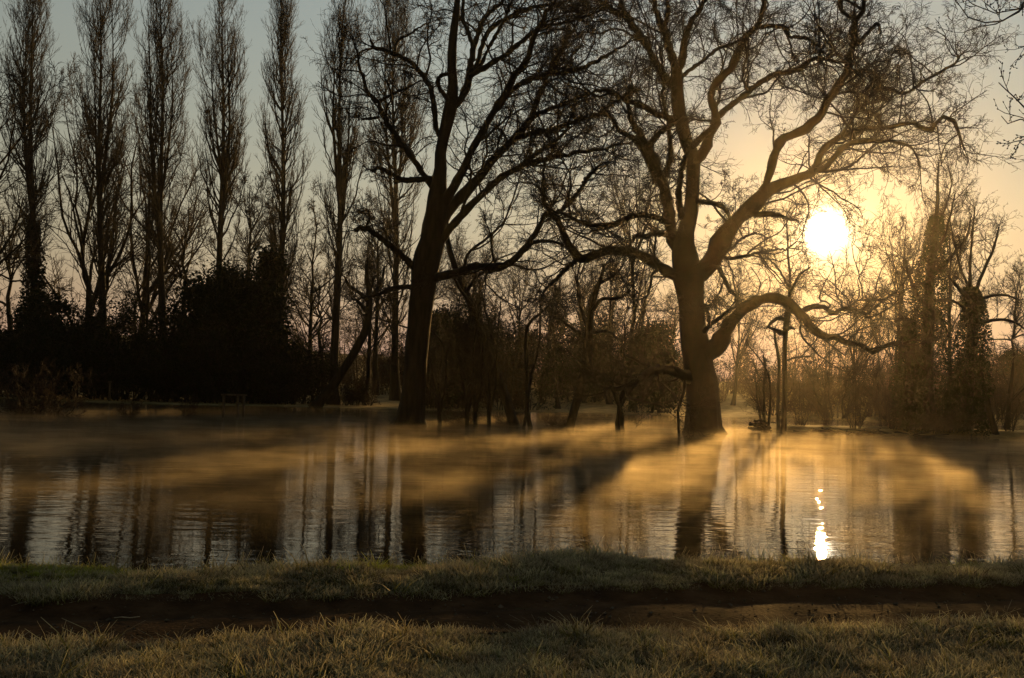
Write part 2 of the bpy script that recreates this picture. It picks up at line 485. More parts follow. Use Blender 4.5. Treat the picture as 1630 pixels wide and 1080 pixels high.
# --- the great plane tree before the sun
plane_trunk = [(1122, 697, 66), (1121, 688, 56), (1120, 672, 49), (1119, 640, 46), (1114, 592, 46), (1107, 548, 42), (1102, 510, 38), (1098, 470, 38), (1096, 445, 46), (1092, 420, 40), (1088, 390, 32), (1093, 362, 24), (1099, 338, 22), (1103, 289, 20), (1103, 252, 21), (1092, 225, 19), (1083, 190, 20), (1078, 150, 19), (1077, 118, 18), (1075, 104, 14)]
plane_limbs = [
 ([(1076, 112, 15), (1068, 85, 13), (1061, 61, 13), (1053, 40, 11), (1044, 15, 9), (1040, -20, 6), (1042, -60, 3)], 1.5),
 ([(1056, 50, 8), (1062, 28, 7), (1064, 12, 6), (1059, -10, 4), (1066, -45, 2)], -1.2),
 ([(1077, 118, 13), (1086, 96, 12), (1089, 66, 11), (1100, 37, 9), (1117, 10, 8), (1126, -8, 6), (1140, -50, 3)], -2),
 ([(1078, 140, 12), (1066, 133, 12), (1046, 105, 11), (1027, 69, 11), (1007, 42, 11), (997, 25, 10), (982, 20, 9), (965, 10, 7), (950, -2, 6), (930, -18, 3)], 3.0),
 ([(997, 26, 6), (990, 5, 5), (996, -20, 3)], 1.0),
 ([(1086, 400, 20), (1072, 383, 19), (1066, 350, 16), (1062, 325, 17), (1054, 289, 18), (1041, 264, 18), (1029, 238, 17), (1019, 216, 12), (1007, 196, 9), (1001, 172, 6), (1003, 150, 3)], 3.5),
 ([(1030, 236, 10), (1046, 216, 9), (1063, 203, 8), (1078, 192, 6)], -2.0),
 ([(1026, 240, 11), (1010, 222, 9), (985, 208, 7), (975, 190, 6), (962, 182, 5), (950, 176, 3)], 2.5),
 ([(1085, 348, 11), (1080, 310, 10), (1083, 285, 9), (1087, 262, 8), (1094, 240, 6)], -2.5),
 ([(1060, 282, 9), (1068, 247, 8), (1066, 221, 7), (1063, 191, 6), (1056, 160, 5), (1054, 98, 4), (1051, 75, 2)], -1.5),
 ([(1100, 436, 36), (1115, 434, 32), (1139, 407, 27), (1152, 377, 25), (1169, 355, 25), (1193, 333, 23), (1213, 311, 21), (1233, 298, 19), (1250, 291, 16), (1274, 284, 14), (1298, 272, 12), (1301, 257, 11), (1315, 233, 11), (1340, 218, 10), (1360, 208, 9), (1372, 206, 9), (1404, 206, 8), (1426, 199, 8), (1455, 196, 7), (1475, 210, 7), (1490, 196, 6), (1504, 183, 6), (1519, 196, 5), (1531, 221, 4), (1536, 240, 2)], 4.0),
 ([(1340, 218, 6), (1347, 204, 6), (1360, 184, 6), (1374, 169, 6), (1386, 152, 6), (1413, 141, 6), (1440, 150, 5), (1470, 130, 5), (1509, 108, 4), (1536, 84, 2)], 5.5),
 ([(1374, 174, 4), (1396, 183, 4), (1404, 206, 3)], 6.0),
 ([(1298, 272, 10), (1315, 266, 9), (1337, 240, 9), (1357, 228, 8), (1384, 223, 6), (1421, 226, 5), (1445, 233, 4), (1458, 245, 3), (1464, 268, 2)], 2.2),
 ([(1300, 273, 6), (1325, 272, 5), (1347, 268, 4), (1372, 250, 3), (1392, 232, 2)], 1.5),
 ([(1215, 304, 13), (1226, 275, 12), (1232, 250, 12), (1244, 223, 13), (1266, 213, 14), (1296, 196, 14), (1308, 179, 13), (1320, 157, 12), (1337, 132, 12), (1350, 110, 12), (1352, 86, 11), (1359, 66, 10), (1360, 49, 9), (1360, 32, 8), (1372, 20, 7), (1375, 5, 6), (1370, -25, 4), (1376, -60, 2)], -3.5),
 ([(1360, 31, 6), (1345, 22, 6), (1337, 13, 5), (1335, -5, 5), (1326, -40, 2)], -4),
 ([(1355, 75, 7), (1372, 62, 6), (1396, 39, 5), (1402, 54, 3)], -2.5),
 ([(1345, 118, 5), (1374, 113, 5), (1396, 120, 4), (1404, 140, 3)], -2.0),
 ([(1332, 150, 4), (1352, 146, 4), (1374, 152, 3), (1384, 166, 2)], -3.0),
 ([(1104, 262, 16), (1122, 238, 14), (1132, 209, 14), (1140, 196, 14), (1136, 172, 12), (1132, 147, 12), (1144, 128, 12), (1166, 105, 12), (1176, 78, 11), (1186, 56, 10), (1203, 44, 9), (1211, 29, 8), (1216, 0, 7), (1220, -45, 3)], -2.8),
 ([(1098, 240, 9), (1108, 228, 10), (1122, 214, 9), (1135, 204, 8)], -1.5),
 ([(1205, 44, 7), (1230, 42, 6), (1249, 43, 6), (1259, 59, 5), (1286, 61, 5), (1305, 78, 3), (1318, 88, 2)], -4.0),
 ([(1140, 188, 10), (1171, 162, 9), (1193, 145, 9), (1214, 130, 9), (1237, 118, 9), (1266, 113, 8), (1288, 98, 7), (1303, 93, 6), (1323, 98, 5), (1350, 99, 3)], -5.0),
 ([(1303, 93, 5), (1309, 76, 4), (1317, 66, 4), (1326, 82, 2)], -5),
 ([(1083, 128, 6), (1090, 118, 6), (1120, 96, 5), (1144, 78, 5), (1179, 64, 3)], -3.5),
 ([(1092, 446, 22), (1078, 441, 18), (1056, 429, 16), (1031, 412, 16), (1007, 402, 15), (982, 399, 15), (958, 402, 14), (936, 409, 13), (921, 411, 12), (904, 387, 11), (892, 363, 10), (877, 340, 8), (865, 316, 6), (866, 289, 5), (867, 262, 2)], -3.0),
 ([(924, 410, 8), (905, 425, 7), (887, 443, 6), (870, 461, 4), (858, 480, 2)], -3.2),
 ([(880, 342, 6), (899, 331, 7), (921, 306, 6), (933, 286, 6), (948, 272, 5), (956, 262, 2)], -3.8),
 ([(1064, 356, 10), (1039, 345, 9), (1012, 343, 9), (987, 352, 8), (965, 358, 8), (941, 359, 7), (916, 350, 6), (889, 338, 4), (872, 330, 2)], -4.5),
 ([(1072, 378, 9), (1049, 372, 8), (1027, 377, 7), (1012, 375, 6), (1002, 392, 4), (996, 405, 2)], -3.0),
 ([(1076, 192, 11), (1060, 187, 10), (1046, 182, 9), (1022, 169, 9), (990, 157, 8), (973, 147, 7), (953, 145, 5), (940, 150, 3)], -3.0),
 ([(990, 157, 6), (1002, 143, 4), (1004, 136, 3), (996, 140, 2)], -3.0),
 ([(1102, 322, 9), (1122, 322, 8), (1144, 326, 8), (1157, 336, 7), (1163, 350, 4)], -2.0),
 ([(1142, 404, 7), (1160, 412, 6), (1185, 408, 5), (1218, 400, 4), (1256, 395, 2)], 3.0),
 ([(1190, 336, 10), (1205, 342, 9), (1230, 341, 8), (1249, 347, 6), (1270, 352, 3)], 1.0),
 ([(1150, 392, 6), (1163, 397, 5), (1180, 380, 4), (1206, 372, 3), (1222, 380, 2)], -2.0),
 ([(1114, 436, 8), (1140, 425, 7), (1152, 442, 6), (1162, 462, 6), (1172, 474, 4), (1166, 486, 2)], -2.5),
 ([(1116, 562, 34), (1140, 553, 27), (1154, 528, 20), (1171, 504, 18), (1191, 487, 17), (1213, 477, 16), (1235, 475, 16), (1250, 481, 16), (1269, 494, 15), (1286, 511, 14), (1303, 531, 13), (1323, 538, 11), (1352, 545, 9), (1372, 550, 8), (1391, 560, 8), (1404, 550, 7), (1421, 547, 7), (1440, 547, 5), (1462, 549, 3)], -4.5),
 ([(1272, 497, 8), (1285, 491, 8), (1298, 488, 7), (1313, 490, 7), (1325, 499, 6), (1345, 491, 6), (1372, 496, 5), (1384, 509, 4), (1396, 522, 2)], -4.5),
 ([(1350, 491, 3), (1367, 478, 3), (1401, 478, 3), (1425, 466, 2)], -5),
 ([(1382, 500, 3), (1398, 486, 3), (1416, 472, 3), (1432, 458, 3), (1446, 438, 2)], -4),
 ([(1110, 606, 22), (1090, 598, 17), (1063, 589, 14), (1036, 592, 13), (1017, 605, 11), (997, 616, 8), (968, 619, 6), (945, 612, 3)], -3.5),
 ([(1112, 540, 8), (1126, 522, 7), (1140, 510, 6), (1166, 491, 5), (1180, 476, 3)], -3.0),
 ([(1108, 500, 7), (1122, 486, 6), (1127, 500, 5), (1129, 522, 3)], -2.5),
]
plane, pbase, ptp = traced_tree("plane_tree", "great spreading bare tree with an arching low bough, standing before the sun", 44.5, plane_trunk, plane_limbs, 11, M['bark_grey'], M['twig'], dens=1.9)
# bent dead bough hanging from the lower left arm into the water
g = Geo(); a = limb_pts([(1090, 606, 5), (1089, 622, 5), (1083, 640, 5), (1079, 656, 4), (1080, 672, 4), (1081, 692, 4)], 42.5, 0, 14)
g.add(*tubes(a[None, :, :3], a[None, :, 3], 6)); obj("hanging_branch", g.mesh("hanging_branch", M['bark_dark'], True, pbase), plane)

# --- the big tree left of the middle
oak_trunk = [(650, 690, 64), (651, 682, 52), (653, 670, 43), (657, 640, 36), (660, 600, 34), (664, 550, 34), (668, 500, 34), (673, 460, 36), (679, 412, 40), (689, 377, 36), (695, 340, 34), (697, 305, 26), (701, 270, 19), (702, 240, 17), (707, 216, 17), (714, 186, 19), (719, 160, 19), (721, 137, 15), (719, 110, 14), (720, 74, 13), (723, 44, 12), (726, 20, 10), (728, 0, 9), (732, -40, 5), (730, -75, 2)]
oak_limbs = [
 ([(722, 170, 13), (734, 158, 12), (744, 135, 12), (749, 103, 10), (754, 78, 9), (763, 49, 8), (773, 25, 7), (795, 7, 6), (818, -20, 3)], 3),
 ([(753, 74, 6), (744, 49, 6), (736, 27, 6), (738, 0, 5), (744, -40, 2)], 2),
 ([(752, 112, 7), (761, 98, 7), (768, 69, 7), (783, 44, 7), (808, 29, 6), (840, 15, 6), (869, 9, 5), (894, 4, 4), (915, -5, 2)], 4),
 ([(758, 110, 6), (766, 103, 6), (776, 81, 5), (800, 37, 5), (810, 15, 4), (818, -15, 2)], -1),
 ([(748, 124, 8), (760, 113, 8), (771, 108, 8), (798, 91, 7), (825, 71, 7), (852, 49, 6), (879, 39, 5), (918, 31, 4), (943, 22, 3), (965, 10, 2)], -2),
 ([(700, 335, 16), (712, 314, 15), (727, 289, 14), (741, 262, 12), (754, 233, 11), (776, 196, 11), (803, 155, 11), (818, 123, 10), (840, 91, 9), (852, 54, 8), (866, 27, 7), (879, 10, 6), (893, -20, 3)], -3),
 ([(806, 152, 8), (832, 132, 9), (869, 120, 8), (900, 115, 7), (928, 108, 6), (958, 93, 5), (987, 76, 3), (1003, 64, 2)], -3.5),
 ([(704, 350, 20), (717, 331, 18), (739, 309, 15), (761, 284, 13), (785, 255, 12), (810, 228, 11), (840, 196, 10), (852, 167, 8), (864, 137, 8), (876, 110, 7), (894, 78, 6), (918, 37, 4), (926, 18, 2)], 2.5),
 ([(815, 223, 9), (844, 213, 9), (876, 208, 8), (911, 196, 7), (943, 186, 7), (958, 178, 6), (975, 164, 5), (990, 155, 3)], 3),
 ([(843, 190, 6), (870, 176, 6), (906, 162, 6), (931, 152, 5), (950, 146, 3)], 3.2),
 ([(700, 384, 14), (709, 372, 14), (722, 358, 12), (746, 331, 11), (771, 306, 10), (795, 284, 10), (822, 269, 9), (857, 257, 8), (894, 248, 7), (919, 243, 6), (943, 240, 5), (973, 232, 4), (1007, 228, 2)], -2.5),
 ([(820, 270, 7), (835, 260, 7), (850, 248, 7), (869, 235, 6), (889, 221, 5), (906, 201, 3)], 1),
 ([(692, 305, 11), (682, 289, 10), (665, 264, 9), (646, 238, 9), (626, 211, 9), (609, 182, 8), (601, 162, 6), (584, 142, 6), (577, 118, 5), (569, 98, 3), (572, 84, 2)], -1.5),
 ([(602, 164, 5), (621, 152, 4), (648, 140, 3), (670, 128, 2)], -1.5),
 ([(603, 187, 4), (590, 189, 4), (576, 190, 3)], -1),
 ([(705, 225, 7), (697, 212, 7), (692, 186, 8), (690, 160, 8), (683, 135, 8), (668, 115, 7), (648, 96, 7), (631, 88, 6), (606, 78, 6), (592, 71, 4), (588, 66, 2)], 1.5),
 ([(628, 86, 4), (633, 66, 4), (653, 54, 3), (680, 37, 2)], 1.5),
 ([(718, 168, 8), (708, 152, 7), (700, 142, 6), (697, 128, 6), (704, 120, 5), (716, 117, 4)], -1.5),
 ([(690, 284, 9), (665, 286, 9), (643, 287, 8), (624, 277, 7), (606, 268, 6), (594, 272, 5), (588, 270, 2)], -1.5),
 ([(664, 430, 13), (655, 421, 11), (636, 404, 10), (616, 387, 9), (597, 372, 8), (577, 363, 8), (565, 368, 6)], -1.5),
 ([(580, 365, 4), (588, 350, 3), (585, 335, 3), (572, 340, 2)], -1.5),
 ([(668, 462, 9), (655, 457, 8), (624, 459, 7), (600, 470, 5), (587, 472, 4), (570, 478, 2)], 1),
 ([(680, 447, 16), (697, 441, 14), (729, 434, 13), (758, 424, 12), (785, 427, 12), (810, 419, 11), (832, 399, 10), (849, 377, 8), (866, 348, 7), (878, 328, 4), (886, 310, 2)], -2.5),
 ([(836, 394, 6), (850, 386, 6), (872, 384, 5), (896, 390, 3)], -2.5),
 ([(790, 426, 4), (784, 405, 4), (782, 380, 3), (776, 360, 2)], -2),
]
oak, obase, otp = traced_tree("spreading_tree", "tall dark bare tree with limbs fanning right, standing in water by the poplars", 44.5, oak_trunk, oak_limbs, 23, M['bark_dark'], M['twig'], dens=1.8)

# --- smaller traced trees standing in the flood
def small_traced(name, label, Y0, stems, seed, barkm, twigm, dens=3.0, lens=(.6, 1.9), lev=(5, 4, 2), up=.10, wig=.25, cat="tree", rl=.012, ang=(25, 65), tol=.85, tcrown=(.25, 1.0)):
    """stems: [(points, dy)]; the first is the trunk, the others limbs"""
    rng = np.random.default_rng(seed)
    base = limb_pts(stems[0][0], Y0, 0, 6)[0, :3].copy(); base[2] = max(0.0, float(height(base[0], base[1])))
    root = thing(name, label, cat, base)
    LP, LR = [], []
    for q, (lst, dy) in enumerate(stems):
        a = limb_pts(lst, Y0, dy, 16)
        p = a[:, :3] + rng.normal(size=(16, 3)) * .012; r = a[:, 3]
        g = Geo(); g.add(*tubes(p[None], r[None], 8))
        obj("trunk" if q == 0 else "limb", g.mesh("stem", barkm, True, base), root)
        LP.append(p); LR.append(r)
    LP, LR = np.array(LP), np.array(LR)
    ln = np.linalg.norm(np.diff(LP, axis=1), axis=2).sum(1)
    Gc = Geo()
    A = grow(LP, LR, ln * dens, rng, m=7, t=tcrown, ang=ang, lens=lens, tfall=.3, wig=wig, up=up, rk=.6, rl=rl, tip=.35, rmin=.009)
    T = grow(LP, LR, 3, rng, m=7, t=(.9, 1.0), ang=(3, 35), lens=lens, tfall=.1, wig=wig, up=up, rk=.8, rl=rl, tip=.3, rmin=.009)
    A = clear_sun(np.concatenate([A[0], T[0]]), np.concatenate([A[1], T[1]]), tol); Gc.add(*tubes(*A, 3))
    B = clear_sun(*grow(*A, lev[0], rng, m=5, t=(.15, 1.0), ang=(22, 60), frac=(.3, .65), wig=wig, up=up * .6, rk=.65, rl=.011, tip=.4, rmin=.0075), tol); Gc.add(*tubes(*B, 3))
    C = clear_sun(*grow(*B, lev[1], rng, m=4, t=(.15, 1.0), ang=(22, 60), frac=(.35, .75), wig=wig, up=up * .4, rk=.7, rl=.011, tip=.5, rmin=.006), tol); Gc.add(*tubes(*C, 3))
    if lev[2]:
        D = clear_sun(*grow(*C, lev[2], rng, m=3, t=(.2, 1.0), ang=(22, 55), frac=(.4, .8), wig=wig, up=0, rk=.8, rl=.01, tip=.6, rmin=.005), tol); Gc.add(*tubes(*D, 3))
    c = obj("crown", Gc.mesh("crown", twigm, True, base), root); c["kind"] = "stuff"
    return root, base, LP, LR

def ivy_on(root, base, P, R, n, spread, size, rng, mat=None, name="ivy", z1=1.0, droop=0.0):
    """ivy leaves wrapped round a stem P (m, 3), R (m,) up to fraction z1 of it"""
    t = rng.random(n) ** 1.1 * z1
    f = t * (len(P) - 1.001); i = f.astype(int); w = (f - i)[:, None]
    c = P[i] * (1 - w) + P[i + 1] * w
    rad = (R[i] * (1 - w[:, 0]) + R[i + 1] * w[:, 0])
    a = rng.random(n) * 2 * np.pi
    lump = 0.55 + 0.9 * vnoise(a * 1.6 + 7, c[:, 2] * 1.3, 31)
    rr = rad + spread * (1 - (t / z1) ** 2 * .75) * lump * rng.random(n) ** .5
    c = c + np.stack([np.cos(a) * rr, np.sin(a) * rr, -droop * rng.random(n)], 1)
    g = Geo(); g.add(*leaves(c, size, rng))
    stem_ = next((c for c in COL.objects if c.parent == root and c.name.startswith("trunk")), root)
    o = obj(name, g.mesh(name, mat or M['ivy'], False, base), stem_); o["kind"] = "stuff"
    return o

R_ = np.random.default_rng(77)
small_traced("leaning_tree", "slim bare tree leaning left behind the tall dark tree", 46.5,
  [([(821, 684, 17), (818, 674, 16), (796, 609, 14), (774, 554, 13), (755, 498, 12), (731, 440, 10), (719, 410, 9), (711, 378, 8), (712, 340, 6), (706, 300, 3)], 2),
   ([(764, 525, 7), (752, 490, 6), (733, 462, 5), (722, 440, 3)], -2), ([(742, 466, 6), (760, 440, 5), (782, 430, 3)], -2)], 31, M['bark_dark'], M['twig'], dens=2.6, lens=(.8, 2.4))
small_traced("knotted_tree", "crooked bare tree with forked top in the water between the two big trees", 45.5,
  [([(906, 686, 14), (908, 676, 13), (918, 639, 13), (930, 590, 14), (934, 560, 15), (937, 528, 14), (940, 498, 11), (946, 470, 9), (958, 440, 6), (962, 420, 3)], 0),
   ([(930, 540, 8), (914, 525, 6), (900, 515, 5), (885, 505, 3)], -2), ([(936, 522, 7), (926, 496, 6), (922, 470, 5), (916, 440, 3)], 2),
   ([(940, 500, 7), (958, 477, 6), (985, 475, 5), (1005, 462, 3)], -1.5), ([(939, 485, 7), (950, 455, 6), (975, 440, 5), (990, 425, 3)], 2),
   ([(936, 530, 6), (965, 528, 5), (985, 540, 4), (1000, 536, 2)], 2)], 33, M['bark_dark'], M['twig'], dens=3.0, lens=(.8, 2.2))
small_traced("forked_sapling", "thin twin-stemmed sapling rising from the flood right of the leaning tree", 45.5,
  [([(845, 684, 8), (843, 676, 7), (839, 653, 7), (839, 602, 6), (837, 541, 6), (841, 517, 5), (862, 498, 4), (880, 480, 2)], 0),
   ([(834, 684, 5), (838, 655, 5), (846, 600, 4), (858, 550, 4), (860, 505, 3), (858, 470, 2)], 1.5)], 35, M['bark_dark'], M['twig'], dens=4.0, lens=(.6, 1.9))
small_traced("short_thorn_tree", "short twiggy thorn tree with twin stems left of the great tree", 44.8,
  [([(984, 690, 8), (983, 680, 7), (985, 655, 7), (990, 630, 6), (998, 600, 5), (1006, 570, 3)], 0),
   ([(990, 686, 7), (990, 665, 7), (983, 640, 6), (975, 610, 4), (966, 575, 2)], -1), ([(986, 650, 5), (1002, 625, 4), (1022, 600, 3), (1036, 570, 2)], 1)], 37, M['bark_dark'], M['twig'], dens=5.0, lens=(.6, 1.7))
small_traced("leaning_trunk_tree", "thick dark trunk leaning right across the foot of the rightmost row poplar", 71.5,
  [([(500, 652, 22), (507, 642, 18), (527, 618, 15), (550, 585, 14), (570, 550, 13), (584, 520, 12), (588, 470, 10), (583, 440, 7), (586, 410, 3)], 0),
   ([(587, 480, 8), (572, 466, 6), (556, 455, 5), (548, 440, 3)], -2), ([(588, 475, 7), (606, 452, 5), (612, 425, 3)], 2), ([(586, 500, 6), (570, 480, 5), (560, 476, 3)], -2)], 39, M['bark_dark'], M['twig'], dens=2.0, lens=(1.0, 3.0))
# stems along the flooded edge, right of the tall dark tree
for k, (u, vt, lab) in enumerate(((744, 470, "leftmost of the bushy saplings in the water right of the dark trunk"), (757, 500, "dense twiggy sapling in the middle of the drowned saplings by the dark trunk"), (779, 450, "tallest of the bushy saplings standing in water by the dark trunk"), (700, 520, "bushy sapling close against the right side of the dark trunk"))):
    q = R_.normal(size=6)
    small_traced("drowned_sapling", lab, 45.3 + .4 * k,
      [([(u, 686, 7), (u - 1, 650, 6), (u + 3 * q[0], 600, 5), (u + 6 * q[1], 550, 4), (u + 9 * q[2], vt, 2)], 1),
       ([(u + 1, 655, 5), (u + 10, 610, 4), (u + 16 + 4 * q[3], 560, 3), (u + 18, vt + 30, 2)], -1), ([(u, 640, 4), (u - 10, 600, 3), (u - 18 + 4 * q[4], 545, 2)], 1)], 41 + k, M['bark_dark'], M['twig'], dens=6.0, lens=(.6, 1.8), lev=(5, 4, 2), cat="sapling", up=.02)

# --- ivy-grown trees on the right-hand strip of land
r1, b1, P1, R1 = small_traced("ivy_clad_tree", "tallest ivy-grown tree right of the sun, bare tip above", 50.5,
  [([(1478, 694, 24), (1477, 660, 22), (1476, 600, 20), (1477, 540, 18), (1479, 470, 15), (1483, 420, 12), (1488, 370, 8), (1492, 330, 6), (1493, 295, 4), (1494, 258, 2)], 0),
   ([(1482, 440, 8), (1500, 425, 7), (1520, 402, 5), (1540, 375, 4), (1545, 345, 2)], 2), ([(1478, 490, 8), (1460, 470, 7), (1448, 440, 5), (1440, 410, 3)], -2),
   ([(1484, 410, 5), (1502, 380, 4), (1512, 345, 3), (1520, 310, 2)], -2), ([(1488, 372, 4), (1505, 330, 3), (1516, 290, 2)], 1),
   ([(1482, 480, 6), (1512, 478, 5), (1535, 490, 3)], -2), ([(1478, 520, 6), (1452, 520, 5), (1430, 500, 3)], 2)], 51, M['bark_dark'], M['twig'], dens=3.2, lens=(.8, 2.4), up=.12)
ivy_on(r1, b1, P1[0], R1[0], 14000, .95, .062, np.random.default_rng(5), z1=.80)
r2, b2, P2, R2 = small_traced("ivy_clad_tree", "stocky ivy-grown tree with broken top nearest the right edge", 50.0,
  [([(1533, 700, 22), (1536, 670, 20), (1540, 620, 18), (1546, 560, 17), (1549, 510, 16), (1551, 478, 14), (1546, 462, 8), (1545, 430, 4), (1547, 380, 3), (1552, 330, 2)], 0),
   ([(1550, 490, 9), (1536, 470, 7), (1522, 455, 5), (1510, 440, 3)], -1.5), ([(1553, 482, 7), (1575, 472, 5), (1600, 470, 4), (1622, 478, 2)], 2),
   ([(1548, 520, 7), (1580, 510, 5), (1612, 512, 4), (1640, 530, 2)], -2), ([(1549, 480, 6), (1562, 440, 5), (1580, 400, 4), (1590, 362, 2)], 1),
   ([(1546, 465, 4), (1530, 430, 4), (1520, 390, 3), (1512, 350, 2)], 2), ([(1548, 560, 8), (1562, 600, 9), (1574, 650, 9), (1586, 694, 10)], -.8)], 53, M['bark_dark'], M['twig'], dens=3.4, lens=(.8, 2.3), up=.10)
ivy_on(r2, b2, P2[0], R2[0], 12000, .85, .062, np.random.default_rng(6), z1=.66)
r3, b3, P3, R3 = small_traced("ivy_column_tree", "short dead stem fully wrapped in ivy at the left side of the tallest ivy tree", 49.6,
  [([(1450, 696, 12), (1448, 650, 11), (1446, 600, 10), (1445, 550, 8), (1446, 505, 3)], 0)], 55, M['bark_dark'], M['twig'], dens=1.5, lens=(.4, .9), lev=(3, 2, 0))
ivy_on(r3, b3, P3[0], R3[0], 9000, .70, .062, np.random.default_rng(7), z1=.99)
r4, b4, P4, R4 = small_traced("torn_sapling", "slender straight tree with torn branch stubs beneath the arching bough", 48.6,
  [([(1247, 692, 9), (1248, 660, 8), (1249, 610, 8), (1249, 560, 7), (1250, 530, 8), (1253, 505, 10), (1256, 485, 7), (1257, 440, 4), (1254, 390, 2.5), (1252, 340, 1.5)], 0),
   ([(1253, 512, 7), (1243, 507, 6), (1236, 508, 6), (1228, 514, 5), (1222, 521, 4)], -.4), ([(1250, 532, 9), (1240, 529, 8), (1230, 524, 5), (1222, 521, 4)], -.4),
   ([(1251, 526, 4), (1259, 522, 5), (1265, 524, 3)], -.3), ([(1239, 690, 6), (1238, 640, 5), (1240, 580, 5), (1234, 540, 4), (1231, 522, 3)], .5),
   ([(1251, 575, 3), (1265, 570, 3), (1290, 567, 2)], .5), ([(1256, 470, 5), (1272, 440, 4), (1290, 425, 2)], -1.5), ([(1256, 460, 4), (1240, 430, 3), (1222, 410, 2)], 1.5)], 57, M['bark_dark'], M['twig'], dens=2.6, lens=(.6, 1.8), tcrown=(.45, 1.0))
small_traced("shrubby_thorn", "twiggy thorn bush over a dark heap of driftwood left of the torn slender tree", 48.3,
  [([(1218, 692, 6), (1216, 660, 5), (1216, 620, 4), (1218, 585, 4), (1215, 565, 2)], 0), ([(1214, 690, 4), (1206, 640, 3), (1202, 600, 2)], .8), ([(1222, 690, 4), (1226, 640, 4), (1224, 600, 3), (1208, 570, 2), (1190, 550, 2)], -.8)],
  59, M['bark_dark'], M['twig'], dens=7, lens=(.4, 1.1), cat="bush")

# --- poplars
def make_poplar(name, label, u, Y, vtop, seed, half, utop=None, fork=True, group="tall narrow poplars in a row along the far bank", dens=150, vb=640, low=.10):
    rng = np.random.default_rng(seed)
    top = at(u, vtop, Y); bx = at(u, 560, Y)[0]
    gz = float(height(bx, Y))
    H = top[2] - gz
    lean = (at(u if utop is None else utop, vtop, Y)[0] - bx) / H
    base = np.array([bx, Y, gz])
    root = thing(name, label, "tree", base, group)
    m = 24
    s = np.linspace(0, 1, m)
    def stem(x0, s0, dx, Hs, r0, ym):
        P = np.zeros((m, 3)); t = s0 + (1 - s0) * s
        P[:, 2] = -0.3 * (s0 == 0) + t * Hs
        P[:, 0] = x0 + dx * np.clip((t - s0) / .25, 0, 1) ** .7 + lean * (t - s0) * H + .12 * np.sin(t * 9 + seed)
        P[:, 1] = ym * np.clip((t - s0) / .3, 0, 1)
        R = r0 * (1 - .93 * ((t - s0) / (1 - s0)) ** .8)
        if s0 == 0: R = R * (1 + .7 * np.exp(-t * 30))
        return P, R
    stems = [stem(0, 0, 0, H, .40, 0)]
    if fork:
        i = int(.42 * m)
        stems.append(stem(stems[0][0][i, 0], .40 + .1 * rng.random(), (.55 + .3 * rng.random()) * rng.choice([-1, 1]), H * (.93 + .05 * rng.random()), .20, .4 * rng.normal()))
        stems.append(stem(stems[0][0][i, 0], .50 + .1 * rng.random(), (.5 + .3 * rng.random()) * rng.choice([-1, 1]), H * (.86 + .06 * rng.random()), .14, .5 * rng.normal()))
    for q, (P, R) in enumerate(stems):
        g = Geo(); g.add(*tubes(P[None], R[None], 10))
        obj("trunk" if q == 0 else "limb", g.mesh("stem", M['bark_pop']), root)
    SP = np.array([x[0] for x in stems]); SR = np.array([x[1] for x in stems])
    Gc = Geo()
    w = np.array([1.0] + [.45] * (len(stems) - 1))
    # ascending boughs, shorter towards the tip
    N = int(dens)
    si = rng.choice(len(stems), N, p=w / w.sum())
    tt = np.where(si == 0, low + (1 - low) * rng.random(N) ** .85, rng.random(N))
    f = np.clip(tt * (m - 1), 0, m - 1.001); i = f.astype(int); fr = (f - i)[:, None]
    p0 = SP[si, i] * (1 - fr) + SP[si, i + 1] * fr
    r0 = SR[si, i] * (1 - fr[:, 0]) + SR[si, i + 1] * fr[:, 0]
    zf = p0[:, 2] / H
    env = half * np.clip(np.sin(np.clip((zf + .10) / 1.10, 0, 1) ** .9 * np.pi) ** .55, .12, 1)
    az = rng.random(N) * 2 * np.pi
    env = env * (.62 + .75 * vnoise(np.cos(az) * 1.3 + seed * 3.1, zf * 7 + np.sin(az) * .8, seed))
    hd = np.stack([np.cos(az), np.sin(az), np.zeros(N)], 1)
    L = np.minimum((2.6 + 5.2 * rng.random(N)) * (1 - .45 * zf), (1.02 - zf) * H + .8)
    mm = 9
    Q = np.empty((N, mm, 3)); ss = np.linspace(0, 1, mm)
    wid = env * (.55 + .75 * rng.random(N))
    for k in range(mm):
        Q[:, k] = p0 + hd * (wid * (1 - (1 - ss[k]) ** 2.2))[:, None] * .75 + np.array([0, 0, 1.0]) * (L * ss[k])[:, None]
    Q[:, 1:] += rng.normal(size=(N, mm - 1, 3)) * .05
    S = np.minimum(r0 * .65, .013 * L + .012)[:, None] * (1 - .75 * ss)[None]
    Gc.add(*tubes(Q, S, 4))
    B = grow(Q, S, 8, rng, m=6, t=(.12, 1.0), ang=(14, 40), lens=(.9, 2.6), tfall=.3, wig=.07, up=.20, rk=.6, rl=.010, tip=.5, rmin=.011)
    Gc.add(*tubes(*B, 3))
    C = grow(*B, 5, rng, m=4, t=(.15, 1.0), ang=(14, 40), frac=(.3, .6), wig=.09, up=.16, rk=.7, rl=.011, tip=.6, rmin=.0085)
    Gc.add(*tubes(*C, 3))
    D = grow(*C, 1.2, rng, m=3, t=(.2, .9), ang=(14, 40), frac=(.4, .7), wig=.09, up=.14, rk=.7, rl=.011, tip=.7, rmin=.0075)
    Gc.add(*tubes(*D, 3))
    c = obj("crown", Gc.mesh("crown", M['twig']), root); c["kind"] = "stuff"
    return root, base, stems
